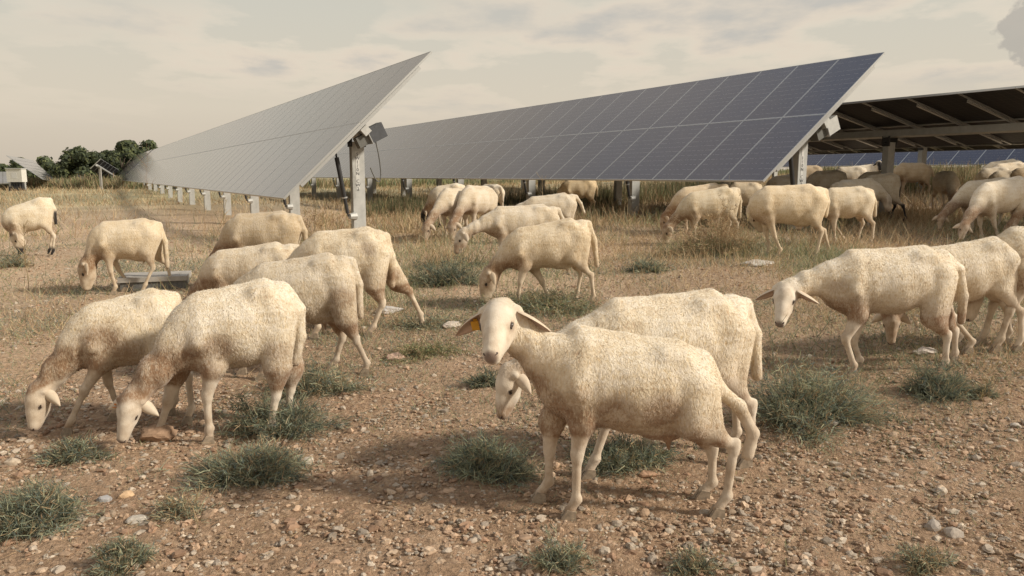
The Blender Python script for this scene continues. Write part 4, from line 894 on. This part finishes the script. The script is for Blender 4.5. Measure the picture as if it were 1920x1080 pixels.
# flat lying straw and litter in the foreground
def litter():
    n = 75000; yy = np.exp(RS.uniform(math.log(1.8), math.log(12), n)); xx = RS.uniform(-0.74, 0.74, n) * (yy + 0.3)
    keep = RS.rand(n) < np.clip(fbm(xx * 1.1 + 9, yy * 1.1, 3) * 3.0 - 0.85, 0.12, 1); xx, yy = xx[keep], yy[keep]; n = len(xx)
    P0 = np.stack([xx, yy, ground(xx, yy) + 0.012], -1); d = RS.randn(n, 3); d[:, 2] = RS.rand(n) * 0.35; d /= np.linalg.norm(d, axis=1, keepdims=True)
    V, F, C = ribbons(P0, d, 0.012 + 0.05 * RS.rand(n) ** 3, 0.0011 + yy * 0.00022, pick(np.vstack([STRAW, STRAW[:2] * 0.5, [[0.12, 0.085, 0.055]]]), n), 0.3, 1)
    stuff(link('straw_litter', mesh_np('straw_litter', V, F, [MT['leaf']], False, C)))
litter()
# ------------------------------------------------------------------ shrubs
def shrub(px, py, wpx, hpx, label, pal=BLUE, n=5200, straw=0.12, name='shrub', cat='shrub', long=1.0, group='low grey-green shrubs', yk=0.7):
    p = at(px, py); D = (p - C0) @ FW; rx = wpx / F_PX * D / 2 * 1.2; hh = hpx / F_PX * D * 0.86; ry = rx * yk
    rs = RS; n = int(n * 0.8); k = max(5, int(26 * long)); cen = np.stack([rs.randn(k) * 0.58, rs.randn(k) * 0.55, np.zeros(k)], -1); cen = cen[(cen[:, 0] ** 2 + cen[:, 1] ** 2) < 2.2]
    k = len(cen); hs = np.exp(-0.9 * (cen[:, 0] ** 2 + cen[:, 1] ** 2)) * rs.uniform(0.25, 1.2, k)
    w_ = 0.0016 + D * 0.00048
    m = max(60, int(n * 0.075)); ci = rs.randint(0, k, m); R3 = np.array([rx, ry, 0]); root_ = cen[ci] * R3 * 0.45
    tipd = cen[ci] * 0.62 + rs.randn(m, 3) * 0.24; ht = hh * hs[ci] * rs.uniform(0.35, 1.12, m); tipp = tipd * R3 * 1.15; tipp[:, 2] = ht
    lobec = 0.75 + 0.5 * rs.rand(k); per = max(1, n // m); si = np.repeat(np.arange(m), per); tt = 0.12 + 0.88 * rs.rand(len(si)) ** 0.8; nn = len(si)
    P0 = root_[si] * (1 - tt)[:, None] + tipp[si] * tt[:, None]; P0[:, 2] = ht[si] * np.sin(tt * 1.57) ; P0 = P0 + rs.randn(nn, 3) * 0.035 * rx * 0.5
    P0[:, 2] = np.maximum(P0[:, 2], 0.004); wx = P0[:, 0] + p[0]; wy = P0[:, 1] + p[1]; P0[:, 2] += ground(wx, wy) - p[2]
    sd = tipp[si] - root_[si]; sd /= np.linalg.norm(sd, axis=1, keepdims=True) + 1e-9; d = sd * 0.7 + rs.randn(nn, 3) * 0.62; d /= np.linalg.norm(d, axis=1, keepdims=True)
    Ln = (0.10 + 0.24 * rs.rand(nn)) * min(hh, 0.18) + 0.006
    cc = np.where((rs.rand(nn) < straw)[:, None], pick(STRAW * 0.8, nn), pick(pal, nn, 0.3)); cc = cc * lobec[ci[si]][:, None]
    V1, F1, C1 = ribbons(P0, d, Ln, np.full(nn, w_ * 1.25), cc, 0.35)
    # stems: long thin shoots from the root that stand out of the mass
    m = int(n * 0.045); ci = rs.randint(0, k, m); r0 = cen[ci] * np.array([rx, ry, 0]) * 0.5; d = dirs(m, 0.55, 0.8) + cen[ci] * 0.7; d /= np.linalg.norm(d, axis=1, keepdims=True)
    r0[:, 2] = 0
    V2, F2, C2 = ribbons(r0, d, hh * (0.5 + 0.7 * rs.rand(m)), np.full(m, w_ * 0.9), np.where((rs.rand(m) < 0.4)[:, None], pick(STRAW * 0.8, m), pick(pal, m)), 0.25, 3)
    V = np.vstack([V1, V2]); F = np.vstack([F1, F2 + len(V1)]); C = np.vstack([C1, C2])
    o = link(name, mesh_np(name, V, F, [MT['leaf']], False, C), None, p); tag(o, label, cat, group); return o
shrub(835, 532, 120, 72, 'round dark blue-grey shrub in the dry grass left of the cream grazing sheep', BLUE * 0.72, 7000, 0.08)
shrub(1505, 790, 250, 125, 'largest grey-green shrub, right of the hanging tail of the big white sheep', n=16000, straw=0.2)
shrub(1762, 738, 120, 62, 'dark low shrub under the hind hooves of the walking white sheep', BLUE * 0.8, 6000)
shrub(470, 893, 190, 80, 'spreading shrub in front of the near woolly grazer', n=10000, straw=0.22)
shrub(520, 808, 190, 85, 'dark shrub between the hind hooves of the near woolly grazer', BLUE * 0.8, 9000)
shrub(590, 735, 150, 55, 'low bushy patch behind the hind legs of the near woolly grazer', n=6000, straw=0.3)
shrub(70, 975, 170, 85, 'shrub at the left edge of the foreground', n=9000, straw=0.2)
shrub(25, 1000, 100, 75, 'blue-grey shrub cut by the lower left edge', BLUE * 0.85, 5000)
shrub(138, 860, 90, 52, 'small green shrub below the muzzle of the dirty shouldered grazer', n=4000, straw=0.25)
shrub(222, 1062, 110, 60, 'small shrub at the bottom edge on the left', n=4200, straw=0.3)
shrub(912, 885, 150, 85, 'shrub left of the front hooves of the looking ewe', n=8500)
shrub(1175, 868, 170, 62, 'shrub behind the belly of the looking ewe', BLUE * 0.9, 7000)
shrub(912, 724, 66, 42, 'small dark shrub beside the low head of the big white sheep', BLUE * 0.7, 2600)
shrub(1212, 508, 70, 34, 'small blue-grey shrub in the grass left of the weed bush', BLUE, 2600)
shrub(1050, 1062, 110, 70, 'thin upright shrub at the bottom edge in front of the looking ewe', n=2400, straw=0.3, long=0.6)
shrub(790, 668, 150, 26, 'flat green patch of plants on the bare ground left of the looking ewe', n=3600, straw=0.35, pal=GREEN)
shrub(1010, 578, 230, 42, 'green plants around the hooves of the cream grazing sheep', n=8000, straw=0.3, pal=np.vstack([GREEN, BLUE]))
shrub(1300, 1072, 110, 45, 'thin shrub at the bottom edge below the stepping hind leg', n=2200, straw=0.4, long=0.6)
shrub(1730, 1068, 130, 50, 'sparse shrub at the bottom edge on the right', n=2200, straw=0.45, long=0.6)
shrub(1845, 745, 60, 38, 'tiny shrub right of the one under the walking sheep', n=1200, straw=0.3, long=0.6)
shrub(25, 500, 70, 30, 'low plant at the left edge beside the black footed sheep', n=2000, straw=0.4)
shrub(340, 965, 130, 45, 'faint low plant in the gravel of the left foreground', n=1800, straw=0.5, long=0.6)
shrub(800, 612, 130, 26, 'low plants behind the bare track', n=2600, straw=0.4)
shrub(1330, 585, 260, 30, 'wide low green plants behind the back of the big white sheep', n=5000, straw=0.5)
shrub(375, 350, 130, 24, 'dark green far growth beneath the left trees', n=2500, straw=0.2) if False else None
# golden weed bush and single stalks
shrub(1345, 468, 130, 115, 'golden dry weed bush in front of the grazing sheep', STRAW, 3800, 0.5, 'dry_weed', 'weed', 0.7, 'tall dry weeds')
shrub(1330, 480, 190, 60, 'green-yellow base growth of the golden weed bush', np.vstack([GREEN, STRAW]), 5000, 0.4, 'dry_weed', 'weed', 1.0, 'tall dry weeds')
shrub(590, 425, 70, 95, 'whitish dry weed beside the end post of the nearer tracker', STRAW, 900, 0.8, 'dry_weed', 'weed', 0.5, 'tall dry weeds')
def stalk(px, py, hpx, label, lean=0.05, c=(0.46, 0.36, 0.22), n=26, wid=1.0, spread=0.5):
    p = at(px, py); D = (p - C0) @ FW; hh = hpx / F_PX * D; w = (0.0018 + 0.0004 * D) * wid; t = np.linspace(0, 1, 9); b = MB()
    ptsm = [(lean * hh * q * q + 0.01 * math.sin(q * 9), 0, q * hh) for q in t]; b.tube(ptsm, [w * (1 - 0.5 * q) for q in t], 5)
    for i in range(n):
        q = 0.3 + 0.7 * RS.rand(); s = np.array([lean * hh * q * q, 0, q * hh]); th = RS.rand() * 6.28; ln = hh * RS.uniform(0.06, 0.2) * (spread / 0.5)
        e = s + np.array([math.cos(th) * ln * 0.7, math.sin(th) * ln * 0.7, ln * 0.9]); b.tube([s, (s + e) / 2 + [0, 0, -ln * 0.08], e], [w * 0.5, w * 0.45, w * 0.6], 4)
    me = b.mesh('stalk', [MT['leaf']]); ca = me.color_attributes.new('Col', 'FLOAT_COLOR', 'POINT'); ca.data.foreach_set('color', np.tile([*c, 1], (len(me.vertices), 1)).astype(np.float32).ravel())
    tag(link('dry_stalk', me, None, p), label, 'weed', 'tall dry weeds')
stalk(53, 545, 125, 'yellow dry stalk in front of the black footed sheep', 0.02, n=34, spread=0.35)
stalk(278, 400, 112, 'tall thin reddish weed in front of the far modules', 0.05, (0.36, 0.24, 0.16), 40, 0.35, 0.55)
stalk(367, 1000, 100, 'bent pale stalk standing alone in the left foreground', 0.1, n=2, spread=0.9)
stalk(1018, 420, 90, 'thin dry weed under the blue tracker', -0.03, n=20, wid=0.7); stalk(1205, 425, 75, 'thin dry weed left of the wide tracker post', 0.04, n=20, wid=0.7)
stalk(1500, 735, 110, 'thin curved twig rising from the largest shrub', 0.25, (0.16, 0.17, 0.11), 10, 0.6, 0.8); stalk(1455, 760, 140, 'bare twig rising left in the largest shrub', -0.15, (0.2, 0.2, 0.13), 12, 0.6, 0.8)
for i_, (px, py, hp, lb) in enumerate(((720, 440, 70, 'thin dry weed right of the lettered post'), (590, 455, 80, 'thin dry weed between the lettered post and the brown-grey sheep'), (1110, 470, 60, 'thin dry weed behind the tail of the cream grazing sheep'),
    (1170, 500, 70, 'thin dry weed in the open grass right of the cream grazing sheep'), (420, 450, 75, 'thin dry weed left of the brown-grey sheep'), (1395, 500, 90, 'dry weed at the chest of the tan standing sheep'), (1580, 478, 70, 'dry weed between the tan sheep and the one with a bright rump'),
    (760, 560, 60, 'low dry weed left of the dark blue-grey shrub'), (1840, 770, 60, 'small weed sprig in the gravel at right'))):
    stalk(px, py, hp, lb, RS.uniform(-0.1, 0.1), (0.44, 0.36, 0.20), 22, 0.6, 0.5)
# ------------------------------------------------------------------ concrete slab by the tan ewe
def slab():
    p = at(222, 548); q = at(352, 541); ax = unit(q - p); ax[2] = 0; ax = unit(ax); pr = np.array([-ax[1], ax[0], 0]); ln = np.linalg.norm((q - p)[:2])
    root = bpy.data.objects.new('feeding_trough', None); COL.objects.link(root); root.location = p; tag(root, 'low grey slab with a dark front behind the hooves of the tan ewe', 'trough')
    R = np.array([ax, pr, [0, 0, 1]]); b = MB(); c = ax * ln / 2 + pr * 0.24
    b.box(c + [0, 0, 0.125], (ln, 0.5, 0.05), R); b.build('top_slab', MT['concrete'], root)
    b = MB(); b.box(c - pr * 0.02 + [0, 0, 0.03], (ln - 0.04, 0.42, 0.14), R); b.build('side', MT['timber'], root)
slab()
# ------------------------------------------------------------------ far left: trackers, cabinet, trees
def far_panel(pxs, D, label, group='far solar trackers', dark=False):
    """four corner pixels at given distances"""
    P = [C0 + ray(x, y) / ray(x, y)[1] * d for (x, y), d in zip(pxs, D)]
    root = bpy.data.objects.new('solar_tracker', None); COL.objects.link(root); b0 = sum(P) / 4; b0 = np.array([b0[0], b0[1], gz(b0[0], b0[1])]); root.location = b0; tag(root, label, 'solar panel', group)
    n = unit(np.cross(P[1] - P[0], P[3] - P[0])); n = n if n[2] > 0 else -n
    nu = 6; b = MB(); 
    for i in range(nu):
        a, c_ = (i + 0.03) / nu, (i + 0.97) / nu; q = [P[0] * (1 - a) + P[1] * a, P[0] * (1 - c_) + P[1] * c_, P[3] * (1 - c_) + P[2] * c_, P[3] * (1 - a) + P[2] * a]
        b = MB(); V = [v - b0 for v in q] + [v - b0 - n * 0.05 for v in q]; b.add(V, [(0, 1, 2, 3)], 0); b.add(V, [(7, 6, 5, 4)], 2); b.add(V, [(0, 4, 5, 1), (1, 5, 6, 2), (2, 6, 7, 3), (3, 7, 4, 0)], 1)
        b.build('module', [MT['back' if dark else 'glass'], MT['alu'], MT['back']], root)
    m0 = (P[0] + P[3]) / 2 - n * 0.15; m1 = (P[1] + P[2]) / 2 - n * 0.15; b = MB(); b.tube([m0 - b0, m1 - b0], 0.08, 8); b.build('torque_tube', MT['galv'], root)
    for t in (0.15, 0.85):
        p = m0 * (1 - t) + m1 * t; g = gz(p[0], p[1]) - 0.1; b = MB(); b.box(np.array([p[0], p[1], (p[2] + g) / 2]) - b0, (0.14, 0.12, max(0.1, p[2] - g))); b.build('post', MT['concrete'], root)
far_panel([(12, 291), (82, 336), (108, 341), (62, 300)], (50, 50, 66, 66), 'far small tracker with pale grey glass sloping down to the right at the left edge')
far_panel([(-40, 322), (28, 322), (28, 343), (-40, 345)], (52, 52, 48, 48), 'far pale tracker cut by the left edge behind the white cabinet')
far_panel([(188, 297), (222, 318), (203, 338), (168, 316)], (52, 60, 60, 52), 'far tracker with dark tilted back seen beyond the grey row', dark=True)
far_panel([(146, 327), (162, 334), (158, 345), (140, 336)], (68, 68, 64, 64), 'small far pale panel in front of the dark trees')
def cabinet():
    p = at(34, 362); D = 48.0; p = C0 + ray(34, 360) / ray(34, 360)[1] * D; p[2] = gz(p[0], p[1])
    root = bpy.data.objects.new('inverter_cabinet', None); COL.objects.link(root); root.location = p; tag(root, 'white electric cabinet on dark feet in front of the far pale tracker at left', 'cabinet')
    s = D / F_PX; b = MB(); top = EYE + (329 - 317) * s - p[2]; mid = EYE + (329 - 341) * s - p[2]
    b.box((0, 0, (top + mid) / 2), (28 * s, 0.5, top - mid)); b.build('housing', MT['white'], root)
    b = MB(); b.box((0, -0.01, top + 0.02), (30 * s, 0.58, 0.05)); b.build('lid', MT['galv'], root)
    b = MB(); b.box((0, -0.254, (top + mid) / 2), (10 * s, 0.006, (top - mid) * 0.45)); b.build('notice', MT['label'], root)
    for i in range(5):
        b = MB(); x = (-10 + 5 * i) * s; b.tube([(x, 0.0, mid), (x + 0.02, -0.03, mid * 0.5), (x - 0.01, 0, 0.05)], 0.07, 6); b.build('conduit', MT['black'], root)
    b = MB(); b.box((0, 0, 0.12), (26 * s, 0.5, 0.3)); b.build('plinth', MT['black'], root)
    for sx_ in (-1, 1):
        b = MB(); b.box((sx_ * 13 * s, 0.05, mid / 2), (0.09, 0.09, mid)); b.build('leg', MT['galv'], root)
cabinet()
def tree(px, top, wpx, D, label, lobes=9, base=347, dark=1.0, flat=0.8, seed=0):
    rs = np.random.RandomState(seed); c = C0 + ray(px, 329) / ray(px, 329)[1] * D; g = gz(c[0], c[1]); s = D / F_PX; H = (EYE + (329 - top) * s - g) * 1.10; w = wpx * s / 2 * 1.25
    root = bpy.data.objects.new('tree', None); COL.objects.link(root); root.location = (c[0], c[1], g); tag(root, label, 'tree', 'far trees at left')
    b = MB(); b.tube([(0, 0, -0.2), (0.05 * w, 0, H * 0.3), (0.1 * w, 0, H * 0.6)], [0.05 * w + 0.06, 0.04 * w + 0.05, 0.05], 8)
    for i in range(5):
        th = rs.rand() * 6.28; b.tube([(0.05 * w, 0, H * 0.35), (math.cos(th) * w * 0.3, math.sin(th) * w * 0.3, H * 0.55), (math.cos(th) * w * 0.6, math.sin(th) * w * 0.6, H * 0.72)], [0.07, 0.05, 0.03], 6)
    b.build('trunk', MT['bark'], root, True)
    lobes = int(lobes * 2.2); n = 9000; cs = []
    for i in range(lobes):
        th = rs.rand() * 6.28; r = rs.rand() ** 0.5 * 0.82; zc_ = rs.uniform(0.30, 0.86) - 0.12 * r; cs.append((math.cos(th) * r * w, math.sin(th) * r * w, zc_ * H, rs.uniform(0.20, 0.36) * w))
    cs = np.array(cs); ci = rs.randint(0, lobes, n); d = rs.randn(n, 3); d /= np.linalg.norm(d, axis=1, keepdims=True); rad = cs[ci, 3] * (0.50 + 0.78 * rs.rand(n) ** 1.1)
    P = cs[ci, :3] + d * rad[:, None] * np.array([1, 1, flat]); P[:, 2] = np.minimum(P[:, 2], H * (0.97 + 0.05 * rs.rand(n)))
    sz = (0.055 + 0.085 * rs.rand(n)) * (D / 60); t1_ = np.cross(d, rs.randn(n, 3)); t1_ /= np.linalg.norm(t1_, axis=1, keepdims=True); t2_ = np.cross(d + rs.randn(n, 3) * 0.6, t1_); t2_ /= np.linalg.norm(t2_, axis=1, keepdims=True)
    a = t1_ * sz[:, None]; b_ = t2_ * sz[:, None] * 0.7
    V = np.stack([P - a - b_, P + a - b_ * 0.6, P + a * 0.8 + b_, P - a * 0.7 + b_], 1).reshape(-1, 3); F = np.arange(n * 4).reshape(-1, 4)
    cc = np.array([(0.085, 0.105, 0.058), (0.145, 0.165, 0.075), (0.060, 0.075, 0.048)])[rs.randint(0, 3, n)] * (0.7 + 0.6 * rs.rand(n, 1)) * dark * (0.8 + 0.4 * rs.rand(lobes)[ci][:, None])
    link('crown', mesh_np('crown', V, F, [MT['leaf']], False, np.repeat(np.hstack([cc, np.ones((n, 1))]), 4, 0)), root)
tree(5, 306, 34, 75, 'olive green tree at the left edge above the pale tracker', seed=1)
tree(52, 296, 58, 80, 'round green tree behind the far pale tracker', 10, seed=2, dark=1.25)
tree(104, 294, 36, 78, 'narrow small tree left of the largest dark one', 7, seed=3)
tree(156, 281, 76, 72, 'largest dark tree of the far group', 13, seed=4)
tree(198, 292, 44, 76, 'dark tree behind the tilted dark panel', 8, seed=5, dark=0.9)
tree(228, 284, 50, 74, 'dark tree between the largest one and the tall round crowned pair', 8, seed=6, dark=0.9)
tree(262, 259, 66, 82, 'tallest round crowned tree rising over the end of the grey modules', 11, seed=7, dark=1.15)
# hedge band of tall growth closing the view behind the rows
def far_growth():
    n = 60000; t = RS.rand(n); xx = -75 + 150 * t; yy = 62 + 6 * RS.rand(n) + 8 * np.sin(xx * 0.05); P0 = np.stack([xx, yy, ground(xx, yy, False) - 0.05], -1)
    hgt = (0.35 + 0.75 * fbm(xx * 0.3, yy * 0 + 2, 3)) * (0.5 + 0.8 * RS.rand(n)); c = np.where((fbm(xx * 0.12, yy * 0 + 7, 2) > 0.52 + 0.2 * RS.randn(n))[:, None], pick(GREEN, n), pick(np.vstack([GREEN, STRAW * 0.8]), n))
    V, F, C = ribbons(P0, dirs(n, 0.22), hgt, np.full(n, 0.07), c, 0.2); stuff(link('far_growth', mesh_np('far_growth', V, F, [MT['leaf']], False, C)))
    n = 13000; yy = 23 + 4.5 * RS.rand(n); xx = RS.uniform(-4.5, 7.5, n); P0 = np.stack([xx, yy, ground(xx, yy) - 0.02], -1)
    V, F, C = ribbons(P0, dirs(n, 0.16), (0.25 + 0.45 * RS.rand(n)), np.full(n, 0.018), np.where((RS.rand(n) < 0.65)[:, None], pick(GREEN * 0.75, n), pick(STRAW * 0.8, n)), 0.2); stuff(link('tall_grass', mesh_np('tall_grass', V, F, [MT['leaf']], False, C)))
    n = 22000; yy = 21 + 6 * RS.rand(n); xx = RS.uniform(9.5, 19, n); P0 = np.stack([xx, yy, ground(xx, yy) - 0.02], -1)
    V, F, C = ribbons(P0, dirs(n, 0.2), (0.3 + 0.55 * RS.rand(n)), np.full(n, 0.02), np.where((RS.rand(n) < 0.4)[:, None], pick(GREEN, n), pick(STRAW * 0.85, n)), 0.2); stuff(link('tall_grass', mesh_np('tall_grass', V, F, [MT['leaf']], False, C)))
far_growth()
def left_growth():
    n = 34000; yy = 54 + 9 * RS.rand(n); xx = -yy * RS.uniform(0.50, 0.72, n); P0 = np.stack([xx, yy, ground(xx, yy) - 0.02], -1); hn = 0.2 + 0.9 * fbm(xx * 0.5, yy * 0.2 + 3, 3)
    V, F, C = ribbons(P0, dirs(n, 0.45), hn * (0.4 + 0.8 * RS.rand(n)), np.full(n, 0.05), np.where((RS.rand(n) < 0.45)[:, None], pick(np.vstack([GREEN, BLUE]) * 0.7, n), pick(STRAW * 0.8, n)), 0.3); stuff(link('far_growth', mesh_np('far_growth', V, F, [MT['leaf']], False, C)))
left_growth()
print('done', round(time.time() - T0, 1), 'objects', len(bpy.data.objects))

print('tris', sum(len(o.data.polygons)*(2 if len(o.data.polygons) and o.data.polygons[0].loop_total==4 else 1) for o in bpy.data.objects if o.type=='MESH'))
